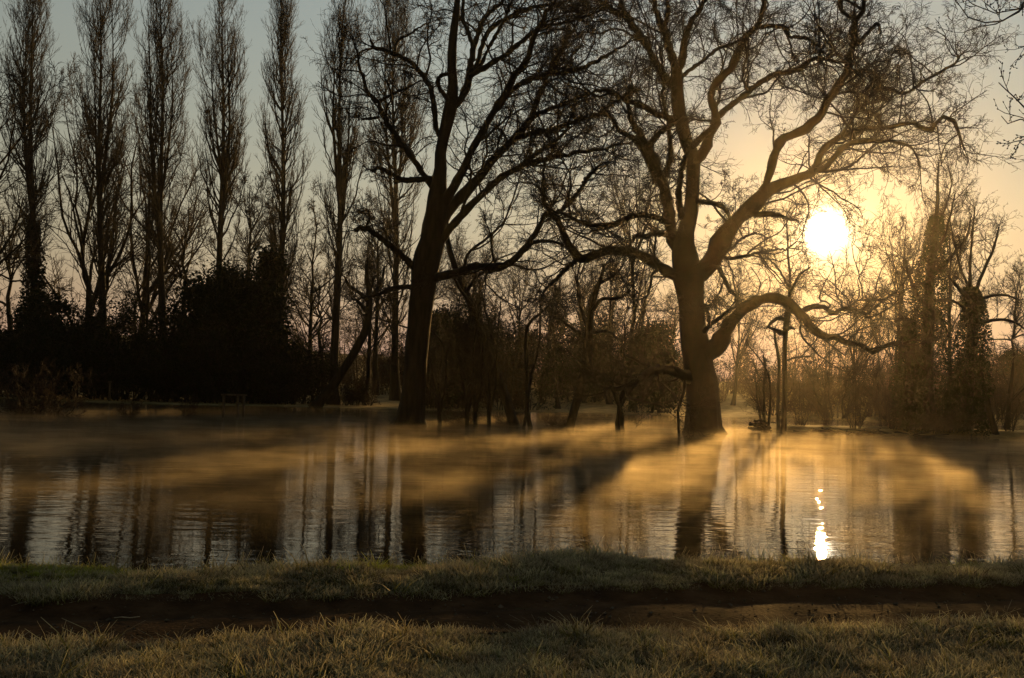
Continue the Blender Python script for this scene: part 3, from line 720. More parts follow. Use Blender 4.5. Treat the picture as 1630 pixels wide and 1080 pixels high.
pops = [(57, 79, -30, 2.5, 50, "leftmost poplar in the row, its trunk wrapped in ivy at the foot"),
        (166, 79.5, -22, 2.6, 158, "second poplar from the left, forked into several upright stems"),
        (262, 80, -14, 2.35, 256, "third poplar from the left, twin stems parting at mid height"),
        (352, 80.5, -2, 2.3, 356, "fourth poplar from the left, holding a bird nest"),
        (451, 81, -6, 2.1, 450, "fifth poplar from the left with a single straight stem"),
        (536, 76, 2, 1.75, 546, "sixth poplar, slimmest of the row, left of the spreading tree")]
for k, (u, Y, vt, half, lean, lab) in enumerate(pops):
    rt, bs, st = make_poplar("poplar_tree", lab, u, Y, vt, 200 + k, half, lean, fork=k != 4, dens=(165, 150, 155, 135, 145, 120)[k], low=(.16, .2, .18, .22, .2, .14)[k])
    if k == 0:
        ivy_on(rt, np.zeros(3), st[0][0], st[0][1], 7000, .95, .11, np.random.default_rng(8), z1=.42)
    if k == 3:
        nest_at = at(330, 178, Y)
make_poplar("poplar_tree", "reddish poplar half hidden behind the tall spreading tree", 634, 88, 4, 230, 2.9, 626, True, dens=200, low=.1)

# bird nest high in the fourth poplar
def twig_ball(name, label, cat, c, r, rng, n=160):
    a = unit(rng.normal(size=(n, 3))) * r * (0.6 + .4 * rng.random((n, 1))) * np.array([1, 1, .7])
    d = unit(np.cross(a, rng.normal(size=(n, 3)))) * r * .6
    P = np.stack([a - d, a * 1.06, a + d], 1); S = np.full((n, 3), .012)
    g = Geo(); g.add(*tubes(P, S, 3))
    o = obj(name, g.mesh(name, M['bark_dark']), None, c); o["label"] = label; o["category"] = cat
    return o
twig_ball("bird_nest", "small round twig nest in the fourth poplar's left side", "nest", nest_at, .20, R_)

# --- bare background trees: a few shapes, copied
def make_bare(seed, H, kind, twigm):
    """returns (trunk mesh, crown mesh); kind: vase, round, birch, tall"""
    rng = np.random.default_rng(seed)
    m = 12
    s = np.linspace(0, 1, m)
    conf = dict(vase=(.95, 10, (18, 42), .75, .10, .22), round=(.85, 13, (35, 70), .55, .05, .25), birch=(1.0, 16, (22, 50), .40, .02, .2), tall=(1.0, 16, (20, 45), .42, .12, .2))[kind]
    P = np.zeros((m, 3)); P[:, 2] = -.3 + s * H * conf[0]
    P[:, :2] += np.cumsum(rng.normal(size=(m, 2)), 0) * H * .008
    R = H * .020 * (1 - .9 * s ** .8) * (1 + .5 * np.exp(-s * 25))
    gt = Geo(); gt.add(*tubes(P[None], R[None], 9))
    A = grow(P[None], R[None], conf[1] * 1.3, rng, m=9, t=(.14 if kind == 'vase' else .22, .95), ang=conf[2], lens=(.30 * H * conf[3] / .5, .62 * H * conf[3] / .5), tfall=.55, wig=.13, up=conf[4], rk=.7, rl=.015, tip=.25)
    gt.add(*tubes(*A, 5))
    G = Geo()
    B = grow(*A, 9, rng, m=7, t=(.15, 1.0), ang=(20, 52), frac=(.28, .55), wig=.14, up=conf[4] * .8, rk=.6, rl=.012, tip=.45, rmin=.014); G.add(*tubes(*B, 3))
    drop = -.12 if kind == 'birch' else .02
    C = grow(*B, 7, rng, m=5, t=(.15, 1.0), ang=(20, 55), frac=(.35, .65), wig=.16, up=drop, rk=.65, rl=.011, tip=.55, rmin=.011); G.add(*tubes(*C, 3))
    D = grow(*C, 3.5, rng, m=3, t=(.2, 1.0), ang=(20, 55), frac=(.4, .8), wig=.18, up=drop, rk=.7, rl=.011, tip=.6, rmin=.0095); G.add(*tubes(*D, 3))
    return gt.mesh("trunk", M['bark_dark']), G.mesh("crown", twigm)
BARE = {'vase': make_bare(301, 12, 'vase', M['twig_red']), 'vase2': make_bare(302, 12, 'vase', M['twig']), 'round': make_bare(303, 12, 'round', M['twig']),
        'birch': make_bare(304, 12, 'birch', M['twig']), 'tall': make_bare(305, 12, 'tall', M['twig'])}
def bare(kind, u, Y, vtop, label, rot=0.0, wide=1.0, group=None, name="bare_tree"):
    x = at(u, 600, Y)[0]; gz = float(height(x, Y)); gz = max(gz, -.2)
    top = at(u, vtop, Y)[2]
    sc = (top - gz) / 12.0
    root = thing(name, label, "tree", (x, Y, gz), group, rot, (sc * wide, sc * wide, sc))
    obj("trunk", BARE[kind][0], root)
    c = obj("crown", BARE[kind][1], root); c["kind"] = "stuff"
    return root
bare('vase', 140, 88, 215, "reddish vase-shaped bare tree between the first and second poplars", .4)
bare('vase', 205, 92, 245, "reddish bare tree just right of the second poplar", 2.1)
bare('birch', 230, 84, 330, "thin bare tree with forked stem between second and third poplars", 1.0, .7)
bare('round', 305, 92, 285, "bare round-headed tree between the third and fourth poplars", .2)
bare('tall', 395, 95, 290, "bare tree rising between the fourth and fifth poplars", 3.0)
bare('birch', 425, 90, 300, "drooping bare tree close left of the fifth poplar", .6, .8)
bare('birch', 492, 92, 330, "drooping bare tree between the fifth and sixth poplars", 4.2, .9)
bare('round', 20, 90, 290, "bare tree at the left edge beside the ivy-footed poplar", 1.7)
bare('vase2', -70, 60, 130, "bare tree mostly beyond the left edge, twigs reaching in", .3)
bare('tall', 600, 96, 330, "bare tree left of the spreading tree's trunk, behind the reddish poplar", 5.0, .9)
bare('round', 660, 98, 380, "low bare tree behind the spreading tree's trunk", 2.5)
bare('vase2', 1008, 86, 288, "bare fan-shaped tree rising behind the great tree's left limbs", .9, .8)
bare('round', 860, 92, 440, "low bare tree behind the forked sapling", 3.7, 1.1)
bare('round', 930, 100, 420, "bare tree far behind the crooked forked tree", 1.2)
bare('round', 775, 96, 420, "bare tree behind the leaning slim tree", .5)
bare('round', 715, 83, 425, "bare tree right behind the saplings beside the dark trunk", 4.1, 1.0)
bare('vase2', 825, 84, 430, "bare tree rising behind the forked sapling's left side", 2.6, 1.0)
bare('round', 890, 82, 450, "bare tree close behind the crooked forked tree", .8, 1.0)
bare('tall', 580, 84, 385, "bare tree between the sixth poplar and the spreading tree", 1.4, 1.0)
bare('vase2', 745, 90, 400, "bare tree behind the leaning slim tree's middle", 5.2, 1.1)
bare('tall', 975, 94, 400, "bare tree left of the fan-shaped tree behind the great tree", 2.9, 1.0)
bare('round', 1060, 100, 455, "bare tree behind the great trunk's left side", 3.9, 1.2)
bare('round', 520, 98, 400, "low bare tree between the fifth and sixth poplars' feet", .3, 1.2)
bare('vase', 1165, 96, 455, "small vase-shaped tree on the meadow right of the great trunk", 1.9, .9)
bare('vase', 1352, 88, 470, "feathery bare tree right below the sun", 1.1, .9)
bare('vase2', 1428, 84, 375, "fine-twigged bare tree just left of the tallest ivy tree", 4.4, .8)
bare('vase2', 1400, 86, 500, "bare bushy tree behind the end of the arching bough", .2, 1.1)
bare('tall', 1515, 56, 330, "bare tree between the two ivy-grown trees", 2.2, .7)
bare('round', 1600, 56, 400, "bare tree at the right edge behind the stocky ivy tree", 3.3, .8)

# --- dark evergreens among the poplars, and the rounded tree far right
def make_evergreen(seed, W, H, kind, nleaf, size, mat):
    rng = np.random.default_rng(seed)
    g1 = Geo(); s = np.linspace(0, 1, 8)
    P = np.zeros((8, 3)); P[:, 2] = s * H * .9 - .2; P[:, :2] = np.cumsum(rng.normal(size=(8, 2)), 0) * .05
    R = H * .022 * (1 - .9 * s)
    g1.add(*tubes(P[None], R[None], 8))
    A = grow(P[None], R[None], 40, rng, m=6, t=(.08, .95), ang=(50, 85), lens=(W * .35, W * .6), tfall=.6 if kind == 'cone' else .2, wig=.12, up=.08, rk=.5, rl=.012); g1.add(*tubes(*A, 4))
    # clumps of leaves at bough ends and all through the crown
    nc = 240
    zz = rng.random(nc) ** (1.2 if kind == 'cone' else .9)
    prof = (1 - zz) ** .8 if kind == 'cone' else np.sqrt(np.clip(1 - (zz * 1.02 - .35) ** 2 / .50, .02, 1))
    az = rng.random(nc) * 2 * np.pi; rr = W / 2 * prof * rng.random(nc) ** .45
    c = np.stack([np.cos(az) * rr, np.sin(az) * rr, .04 * H + zz * H * .96], 1)
    cs = (.22 + .38 * rng.random(nc)) * W * .2
    k = rng.integers(0, nc, nleaf)
    pts = c[k] + rng.normal(size=(nleaf, 3)) * cs[k][:, None] * np.array([1, 1, .7])
    pts[:, 2] = np.maximum(pts[:, 2], .02)
    g2 = Geo(); g2.add(*leaves(pts, size, rng))
    return g1.mesh("trunk", M['bark_dark']), g2.mesh("crown", mat, False)
EV = {'yew': make_evergreen(401, 5.5, 10, 'round', 13000, .13, M['evergreen']), 'cone': make_evergreen(402, 4.0, 10, 'cone', 11000, .12, M['evergreen']),
      'holly': make_evergreen(403, 8.0, 10, 'round', 14000, .17, M['evergreen'])}
def evergreen(kind, u, Y, vtop, label, rot=0.0, wide=1.0, group=None):
    x = at(u, 600, Y)[0]; gz = float(height(x, Y)); sc = (at(u, vtop, Y)[2] - gz) / 10.0
    root = thing("evergreen_tree", label, "tree", (x, Y, gz), group, rot, (sc * wide, sc * wide, sc))
    obj("trunk", EV[kind][0], root); c = obj("crown", EV[kind][1], root); c["kind"] = "stuff"
evergreen('holly', 318, 77, 455, "broad dark evergreen right of the third poplar's trunk", 0, .9)
evergreen('yew', 362, 77.5, 430, "dark evergreen in front of the fourth poplar's trunk", 1, 1.0)
evergreen('cone', 422, 77, 398, "pointed dark evergreen left of the fifth poplar, tallest of the evergreens", 2, 1.15)
evergreen('holly', 395, 79, 470, "low dark evergreen between the fourth and fifth poplars", 3, 1.0)
evergreen('yew', 68, 77, 470, "dark evergreen at the foot of the leftmost poplar", .7, 1.2)
evergreen('yew', 1612, 95, 560, "hazy rounded evergreen at the far right edge", 2.2, 1.2)
evergreen('holly', 1040, 78, 520, "dark ivy-smothered mass just left of the great trunk", 1.4, .8)
evergreen('yew', 700, 76, 500, "dark evergreen directly behind the spreading tree's trunk foot", .1, 1.2)

# --- shrubs: a few shapes, copied along the banks
def make_shrub(seed, W, H, twigm, leafn=0, leafm=None, dense=1.0):
    rng = np.random.default_rng(seed)
    n = int(16 * dense)
    P = np.zeros((n, 8, 3)); az = rng.random(n) * 2 * np.pi; sp = rng.random(n) ** .6
    s = np.linspace(0, 1, 8)
    for k in range(8):
        P[:, k, 0] = np.cos(az) * (W * .12 + sp * W * .42 * s[k] ** 1.2); P[:, k, 1] = np.sin(az) * (W * .12 + sp * W * .42 * s[k] ** 1.2)
        P[:, k, 2] = -.35 + (H + .3) * s[k] * (1 - .35 * sp ** 2) * (.65 + .35 * np.abs(np.sin(np.arange(n) * 2.4)))
    P[:, 1:] += rng.normal(size=(n, 7, 3)) * .06
    R = (H * .010) * (1 - .75 * s)[None] * (.7 + .6 * rng.random((n, 1)))
    g = Geo(); g.add(*tubes(P, R, 5)); G = Geo()
    A = grow(P, R, 9, rng, m=5, t=(.1, 1.0), ang=(25, 65), lens=(.2 * H, .42 * H), tfall=.4, wig=.2, up=.08, rk=.6, rl=.011, rmin=.007); G.add(*tubes(*A, 3))
    B = grow(*A, 6, rng, m=4, t=(.15, 1.0), ang=(25, 65), frac=(.35, .7), wig=.22, up=.02, rk=.7, rl=.011, rmin=.006); G.add(*tubes(*B, 3))
    C = grow(*B, 3, rng, m=3, t=(.15, 1.0), ang=(25, 65), frac=(.4, .8), wig=.22, up=0, rk=.7, rl=.011, rmin=.0055); G.add(*tubes(*C, 3))
    lm = None
    if leafn:
        k = rng.integers(0, len(B[0]), leafn)
        c = B[0][k, rng.integers(0, 4, leafn)] + rng.normal(size=(leafn, 3)) * .12
        g3 = Geo(); g3.add(*leaves(c, .055, rng)); lm = g3.mesh("foliage", leafm, False)
    return g.mesh("stem", M['bark_dark']), G.mesh("twigs", twigm), lm
SH = [make_shrub(501, 3.4, 3.6, M['twig_red']), make_shrub(502, 3.0, 4.2, M['twig'], dense=.8), make_shrub(503, 4.0, 4.0, M['twig'], 5200, M['evergreen'], 1.1),
      make_shrub(504, 3.6, 3.4, M['twig_red'], 1800, M['drybrown'], 1.0), make_shrub(505, 2.2, 1.5, M['twig_red'], dense=1.3)]
def shrub(kind, x, y, h, label, group=None, rot=0.0, wide=1.0, name="shrub"):
    H0 = (3.6, 4.2, 4.0, 3.4, 1.5)[kind]
    sc = h / H0
    z = max(float(height(x, y)), -.05)
    root = thing(name, label, "bush", (x, y, z), group, rot, (sc * wide, sc * wide, sc))
    obj("stems", SH[kind][0], root)
    c = obj("twigs", SH[kind][1], root); c["kind"] = "stuff"
    if SH[kind][2]:
        c = obj("foliage", SH[kind][2], root); c["kind"] = "stuff"
# dark hedge of leafy scrub along the foot of the poplars
HG = "leafy scrub along the foot of the poplars"
k = 0
for pu, pn in ((57, "leftmost poplar"), (166, "second poplar from the left"), (262, "third poplar from the left"), (352, "fourth poplar from the left"), (451, "fifth poplar from the left")):
    for du, side in ((-33, "left of"), (0, "straight below"), (34, "right of")):
        u = pu + du; Y = 75.5 + 1.6 * math.sin(k * 2.3)
        vt = (490 if u < 260 else 520) + 14 * math.sin(k * 1.7) + (20 if u > 430 else 0)
        x = at(u, 600, Y)[0]; h = at(u, vt, Y)[2] - float(height(x, Y))
        shrub(2, x, Y, h, "dense dark scrub at the water's edge %s the %s" % (side, pn), HG, rot=k * 1.3, wide=1.05)
        k += 1
u = -30; x = at(u, 600, 75)[0]; shrub(2, x, 75, 5.0, "dense dark scrub cut by the left edge of the picture", HG, rot=.4)
# scrub behind the drowned saplings, on the far shore
CG = "dark scrub on the far shore behind the drowned saplings"
for k, (u, side) in enumerate(((612, "left of the spreading tree's foot"), (640, "half hidden by the spreading trunk's left side"), (690, "just right of the spreading tree's trunk"), (725, "behind the leftmost drowned sapling"), (765, "behind the tallest drowned sapling"),
        (800, "behind the foot of the leaning slim tree"), (840, "behind the forked sapling"), (880, "left of the crooked forked tree"), (925, "right of the crooked forked tree"), (965, "left of the short thorn tree"), (1010, "right of the short thorn tree"), (1050, "just left of the great trunk"))):
    Y = (77 if 645 < u < 850 else 99) + 2.5 * math.sin(k * 2.1); x = at(u, 600, Y)[0]
    vt = (490 if 670 < u < 950 else 540) + 22 * math.sin(k * 1.3)
    h = at(u, vt, Y)[2] - float(height(x, Y))
    shrub((3, 2, 0, 2, 3)[k % 5], x, Y, h, "twiggy scrub on the far shore " + side, CG, rot=k * 1.1, wide=.85)
for k, (u, vt, side) in enumerate(((546, 596, "right against the sixth poplar's foot"), (566, 606, "under the leaning thick trunk"), (590, 590, "between the leaning thick trunk and the spreading tree"))):  # low shrubs added to darken the pale meadow in this gap
    Y = 74.5 + k; x = at(u, 600, Y)[0]; shrub((3, 2, 3)[k], x, Y, at(u, vt, Y)[2] - float(height(x, Y)), "low brown scrub added to darken meadow " + side, CG, rot=k * 2.0, wide=1.1)
# reddish thicket on the right-hand strip
TG = "reddish thicket along the right-hand strip of land"
for k, (u, side) in enumerate(((1275, "right of the torn slender tree"), (1318, "straight below the sun"), (1362, "halfway between sun and tallest ivy tree"), (1408, "below the far end of the arching bough"), (1426, "against the ivy-wrapped dead stem"),
        (1508, "between the two big ivy-grown trees"), (1572, "right of the stocky ivy-grown tree"), (1607, "near the right edge, behind the low leafy bushes"))):
    Y = 50.6 + 1.3 * math.sin(k * 2.6); x = at(u, 600, Y)[0]
    h = max(at(u, 608 + 14 * math.sin(k * 1.9), Y)[2] - float(height(x, Y)), 1.0)
    shrub((1, 1, 1, 1)[k % 4], x, Y, h, "sparse bare bush on the strip, " + side, TG, rot=k * 1.4, wide=.9)
RG = "reddish scrub on the shore beyond the right-hand strip"
for k, (u, side) in enumerate(((1230, "left of the torn slender tree"), (1282, "under the crest of the arching bough"), (1330, "under the sun"), (1378, "beyond the kink of the arching bough"), (1425, "left of the tallest ivy tree"), (1520, "between the two big ivy trees"), (1590, "right of the stocky ivy tree"), (1650, "at the right edge"))):
    Y = 79 + 3 * math.sin(k * 2.6); x = at(u, 600, Y)[0]
    h = at(u, 548 + 16 * math.sin(k * 1.9), Y)[2] - float(height(x, Y))
    shrub((0, 3, 0, 1)[k % 4], x, Y, h, "reddish bare scrub on the farther shore " + side, RG, rot=k * 1.4, wide=1.1)
# single shrubs
p = on_level(62, 660); shrub(4, p[0], p[1], 3.0, "bare many-stemmed bush standing in the water at the far left", wide=1.1, name="flooded_bush")
p = on_level(205, 662); shrub(4, p[0], p[1], 1.0, "tiny tuft of bare twigs in the water near the left bush", rot=1, wide=.8, name="flooded_bush")
p = on_level(300, 664); shrub(4, p[0], p[1], 1.3, "little bare twig clump left of the wooden frame in the water", rot=2, wide=.5, name="flooded_bush")
p = on_level(735, 676); shrub(4, p[0], p[1], 1.1, "low tangle of twigs in the water right of the dark trunk", rot=3, wide=1.5, name="flooded_bush")
p = on_level(812, 677); shrub(4, p[0], p[1], .7, "low floating twigs at the foot of the leaning slim tree", rot=4, wide=1.6, name="flooded_bush")
p = on_level(890, 682); shrub(4, p[0], p[1], .8, "low twigs at the foot of the crooked forked tree", rot=5, wide=1.5, name="flooded_bush")
p = on_level(1600, 704); shrub(2, p[0], 49.2, 1.2, "low dark leafy bush on the shore at the right edge", rot=.5, wide=2.6, name="shore_bush")
p = on_level(1575, 704); shrub(2, p[0], 49.0, .9, "low dark leafy bush left of the one at the right edge", rot=2.5, wide=2.6, name="shore_bush")

# driftwood heap under the thorn bush, and driftwood lines along the strip
def log_heap(name, label, c, n, lx, rad, seed, spread):
    rng = np.random.default_rng(seed)
    root = thing(name, label, "driftwood", c)
    for k in range(n):
        a = rng.normal() * .25; L = lx * (.6 + .6 * rng.random())
        o_ = np.array([rng.normal() * spread[0], rng.normal() * spread[1], abs(rng.normal()) * spread[2]])
        s = np.linspace(-.5, .5, 6)
        P = np.stack([o_[0] + s * L * math.cos(a), o_[1] + s * L * math.sin(a), o_[2] + s * rng.normal() * .18 + .03 * rng.normal(size=6)], 1)
        R = rad * (.6 + .8 * rng.random()) * (1 - .4 * (s + .5))
        g = Geo(); g.add(*tubes(P[None], R[None], 7)); obj("log", g.mesh("log", M['bark_dark']), root)
log_heap("driftwood_heap", "dark heap of driftwood under the thorn bush at the strip's left end", at(1214, 682, 48.2) * np.array([1, 1, 0]) + np.array([0, 0, .06]), 16, .85, .06, 71, (.18, .2, .25))
log_heap("driftwood_line", "thin line of floating driftwood along the strip's edge under the sun", (at(1340, 690, 48.9)[0], 47.6, .05), 22, 1.5, .035, 73, (2.0, .35, .06))

# wooden frame standing in the water: three posts and a rail
fr = on_level(372, 667)
root = thing("wooden_frame", "low wooden frame of three posts and a top rail standing in the water", "frame", fr)
def box_mesh(name, cx, cy, cz, sx, sy, sz, mat):
    bv = np.array([[x, y, z] for x in (-.5, .5) for y in (-.5, .5) for z in (-.5, .5)]) * np.array([sx, sy, sz]) + np.array([cx, cy, cz])
    return mesh_from(name, bv, np.array([[0, 1, 3, 2], [4, 6, 7, 5], [0, 4, 5, 1], [2, 3, 7, 6], [0, 2, 6, 4], [1, 5, 7, 3]]), mat, False)
sc = fr[1] / FPX
for u_ in (355, 376, 387):
    o = obj("post", box_mesh("post", (u_ - 372) * sc, .15 if u_ == 376 else 0, .38, .10, .10, 1.40, M['wood']), root)
obj("rail", box_mesh("rail", -.03, .03, 1.12, 1.15, .28, .07, M['wood']), root)

# post standing on the far bank between the poplars
pp = at(213, 592, 76.0)
root = thing("marker_post", "small pale post on the bank between the second and third poplars", "post", (pp[0], 71.6, max(0, float(height(pp[0], 71.6)))))
obj("shaft", box_mesh("shaft", 0, 0, .6, .12, .12, 1.4, M['wood']), root); obj("cap", box_mesh("cap", 0, 0, 1.37, .17, .17, .14, M['wood']), root)

# --- boughs of a tree close by on the right
def near_tree():
    rng = np.random.default_rng(91)
    base = np.array([9.4, 10.2, float(height(9.4, 10.2))])
    root = thing("overhanging_tree", "budding branch tips of a near tree reaching in at the top right corner", "tree", base)
    s = np.linspace(0, 1, 14)
    P = np.stack([base[0] + .3 * s, base[1] - .2 * s, base[2] - .3 + 8.5 * s], 1); R = .20 * (1 - .7 * s)
    g = Geo(); g.add(*tubes(P[None], R[None], 12)); obj("trunk", g.mesh("trunk", M['bark_dark'], True, base), root)
    tips = [([(1700, -40), (1630, 12), (1590, 22), (1550, 8), (1530, -8)], 9.6), ([(1700, -10), (1640, 8), (1595, 34), (1565, 36), (1538, 26), (1524, 4)], 9.3),
            ([(1690, 0), (1630, 16), (1600, 32), (1570, 44), (1552, 43), (1534, 52)], 9.1), ([(1690, -30), (1610, -8), (1575, -14), (1545, -24)], 9.9),
            ([(1720, 110), (1660, 70), (1622, 75)], 9.5), ([(1740, 240), (1660, 190), (1630, 172), (1612, 152), (1600, 142), (1590, 132)], 9.2),
            ([(1740, 250), (1670, 205), (1640, 190), (1616, 192), (1603, 197), (1594, 185)], 9.0), ([(1730, 260), (1660, 212), (1632, 222), (1610, 227)], 8.9)]
    LP, LR = [], []
    for q, (lst, Y) in enumerate(tips):
        a = np.array([at(u, v, Y + .25 * k * (-1) ** q) for k, (u, v) in enumerate(lst)])
        st = np.array([base[0] + .25, base[1] - .1, max(a[0, 2] - 1.2, 3.2)])
        a = spline(np.concatenate([[st], a]), 20); r = np.interp(np.linspace(0, 1, 20), [0, .4, 1], [.05, .016, .0042])
        g = Geo(); g.add(*tubes(a[None], r[None], 6)); obj("bough", g.mesh("bough", M['bark_dark'], True, base), root)
        LP.append(a); LR.append(r)
    LP, LR = np.array(LP), np.array(LR)
    G = Geo()
    A = grow(LP, LR, 9, rng, m=6, t=(.45, 1.0), ang=(20, 55), lens=(.18, .55), tfall=.2, wig=.16, up=.06, rk=.7, rl=.008, tip=.6, rmin=.0032); G.add(*tubes(*A, 4))
    B = grow(*A, 4, rng, m=5, t=(.15, 1.0), ang=(25, 60), frac=(.25, .5), wig=.16, up=.10, rk=.8, rl=.008, tip=.7, rmin=.0026); G.add(*tubes(*B, 3))
    # buds
    tipp = np.concatenate([A[0][:, -1], B[0][:, -1], B[0][:, 2], A[0][:, 3]]); td = unit(np.concatenate([A[0][:, -1] - A[0][:, -2], B[0][:, -1] - B[0][:, -2], rng.normal(size=(len(B[0]), 3)), rng.normal(size=(len(A[0]), 3))]))
    bud = np.stack([tipp - td * .004, tipp + td * .006, tipp + td * .018], 1); br = np.tile(np.array([.003, .0065, .001]), (len(tipp), 1)); G.add(*tubes(bud, br, 4))
    c = obj("crown", G.mesh("crown", M['bark_dark'], True, base), root); c["kind"] = "stuff"
near_tree()

# ------------------------------------------------------------------ grass on the near bank
def grass_mat(name, low, mid, tip, transl):
    m, nt, n, l, b = new_mat(name)
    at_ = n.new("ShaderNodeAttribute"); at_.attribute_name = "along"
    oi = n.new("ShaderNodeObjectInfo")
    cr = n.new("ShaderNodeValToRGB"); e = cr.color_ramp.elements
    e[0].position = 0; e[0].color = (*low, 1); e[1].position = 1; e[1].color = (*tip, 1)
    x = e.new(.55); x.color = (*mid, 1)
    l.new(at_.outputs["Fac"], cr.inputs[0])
    hs = n.new("ShaderNodeHueSaturation")
    mr = n.new("ShaderNodeMapRange"); mr.inputs["To Min"].default_value = .55; mr.inputs["To Max"].default_value = 1.35
    l.new(oi.outputs["Random"], mr.inputs["Value"]); l.new(mr.outputs[0], hs.inputs["Value"])
    mr2 = n.new("ShaderNodeMapRange"); mr2.inputs["To Min"].default_value = .47; mr2.inputs["To Max"].default_value = .53
    l.new(oi.outputs["Random"], mr2.inputs["Value"]); l.new(mr2.outputs[0], hs.inputs["Hue"])
    l.new(cr.outputs[0], hs.inputs["Color"]); l.new(hs.outputs[0], b.inputs["Base Color"])
    b.inputs["Roughness"].default_value = .55; b.inputs["Specular IOR Level"].default_value = .3
    tr = n.new("ShaderNodeBsdfTranslucent"); l.new(hs.outputs[0], tr.inputs["Color"])
    mx = n.new("ShaderNodeMixShader"); mx.inputs[0].default_value = transl
    l.new(b.outputs[0], mx.inputs[1]); l.new(tr.outputs[0], mx.inputs[2]); l.new(mx.outputs[0], n["Material Output"].inputs["Surface"])
    return m
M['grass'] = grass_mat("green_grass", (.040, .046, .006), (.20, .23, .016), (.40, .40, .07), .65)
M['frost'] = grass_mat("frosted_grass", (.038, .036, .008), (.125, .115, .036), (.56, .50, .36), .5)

def tuft(name, seed, nb, h, rad, mat):
    rng = np.random.default_rng(seed)
    nseg = 4
    a = rng.random(nb) * 2 * np.pi; r = rad * np.sqrt(rng.random(nb))
    root = np.stack([np.cos(a) * r, np.sin(a) * r, np.full(nb, -.02)], 1)
    H = h * (.45 + .75 * rng.random(nb)); ln = rng.normal(size=(nb, 2)) * .45
    side = unit(np.stack([rng.normal(size=nb), rng.normal(size=nb), np.zeros(nb)], 1))
    s = np.linspace(0, 1, nseg)
    V = np.empty((nb, nseg, 2, 3)); w = .0034 * (.7 + .8 * rng.random(nb))
    for k in range(nseg):
        c = root + np.stack([ln[:, 0] * H * s[k] ** 2, ln[:, 1] * H * s[k] ** 2, H * s[k] * (1 - .28 * s[k] * np.hypot(ln[:, 0], ln[:, 1]))], 1)
        ww = (w * (1 - .85 * s[k] ** 1.5))[:, None]
        V[:, k, 0] = c - side * ww; V[:, k, 1] = c + side * ww
    b0 = np.arange(nb)[:, None] * nseg * 2 + np.arange(nseg - 1)[None] * 2
    F = np.stack([b0, b0 + 1, b0 + 3, b0 + 2], -1).reshape(-1, 4)
    me = mesh_from(name, V.reshape(-1, 3), F, mat)
    at_ = me.attributes.new("along", 'FLOAT', 'POINT')
    at_.data.foreach_set("value", np.broadcast_to(s[None, :, None], (nb, nseg, 2)).astype(np.float32).ravel())
    return bpy.data.objects.new(name, me)

def scatter(name, label, cat, pts, rotz, scl, idx, tufts):
    coll = bpy.data.collections.new(name + "_tufts")
    for t in tufts:
        coll.objects.link(t)
    me = bpy.data.meshes.new(name)
    me.vertices.add(len(pts)); me.vertices.foreach_set("co", pts.astype(np.float32).ravel())
    for nm, arr, ty in (("rotz", rotz, 'FLOAT'), ("scl", scl, 'FLOAT'), ("idx", idx, 'INT')):
        a = me.attributes.new(nm, ty, 'POINT'); a.data.foreach_set("value", arr.astype(np.int32 if ty == 'INT' else np.float32))
    o = obj(name, me); o["kind"] = "stuff"; o["label"] = label; o["category"] = cat
    me.materials.append(tufts[0].data.materials[0])
    ng = bpy.data.node_groups.new(name, 'GeometryNodeTree')
    ng.interface.new_socket("Geometry", in_out='INPUT', socket_type='NodeSocketGeometry')
    ng.interface.new_socket("Geometry", in_out='OUTPUT', socket_type='NodeSocketGeometry')
    N, Lk = ng.nodes, ng.links
    gi = N.new("NodeGroupInput"); go = N.new("NodeGroupOutput")
    ci = N.new("GeometryNodeCollectionInfo"); ci.inputs["Collection"].default_value = coll; ci.inputs["Separate Children"].default_value = True
    mp = N.new("GeometryNodeMeshToPoints"); ip = N.new("GeometryNodeInstanceOnPoints")
    Lk.new(gi.outputs[0], mp.inputs["Mesh"]); Lk.new(mp.outputs[0], ip.inputs["Points"]); Lk.new(ci.outputs[0], ip.inputs["Instance"])
    ip.inputs["Pick Instance"].default_value = True
    def named(nm, ty):
        x = N.new("GeometryNodeInputNamedAttribute"); x.data_type = ty; x.inputs["Name"].default_value = nm; return x
    ix = named("idx", 'INT'); Lk.new(ix.outputs["Attribute"], ip.inputs["Instance Index"])
    rz = named("rotz", 'FLOAT'); cx = N.new("ShaderNodeCombineXYZ"); Lk.new(rz.outputs["Attribute"], cx.inputs["Z"]); Lk.new(cx.outputs[0], ip.inputs["Rotation"])
    sc_ = named("scl", 'FLOAT'); Lk.new(sc_.outputs["Attribute"], ip.inputs["Scale"])
    Lk.new(ip.outputs[0], go.inputs[0])
    md = o.modifiers.new("tufts", 'NODES'); md.node_group = ng
    return o

rg = np.random.default_rng(1234)
def region(n, y0, y1, xh):
    """points between the lines y0(x), y1(x)"""
    x = rg.uniform(-xh, xh, n)
    y = y0(x) + (y1(x) - y0(x)) * rg.random(n)
    return x, y
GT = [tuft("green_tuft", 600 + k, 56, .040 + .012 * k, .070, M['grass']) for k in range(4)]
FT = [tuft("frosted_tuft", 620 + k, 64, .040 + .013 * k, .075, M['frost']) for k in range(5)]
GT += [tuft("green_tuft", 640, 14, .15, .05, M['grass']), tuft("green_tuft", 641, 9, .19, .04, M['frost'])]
FT += [tuft("frosted_tuft", 642, 12, .14, .05, M['frost']), tuft("frosted_tuft", 643, 8, .19, .04, M['frost'])]
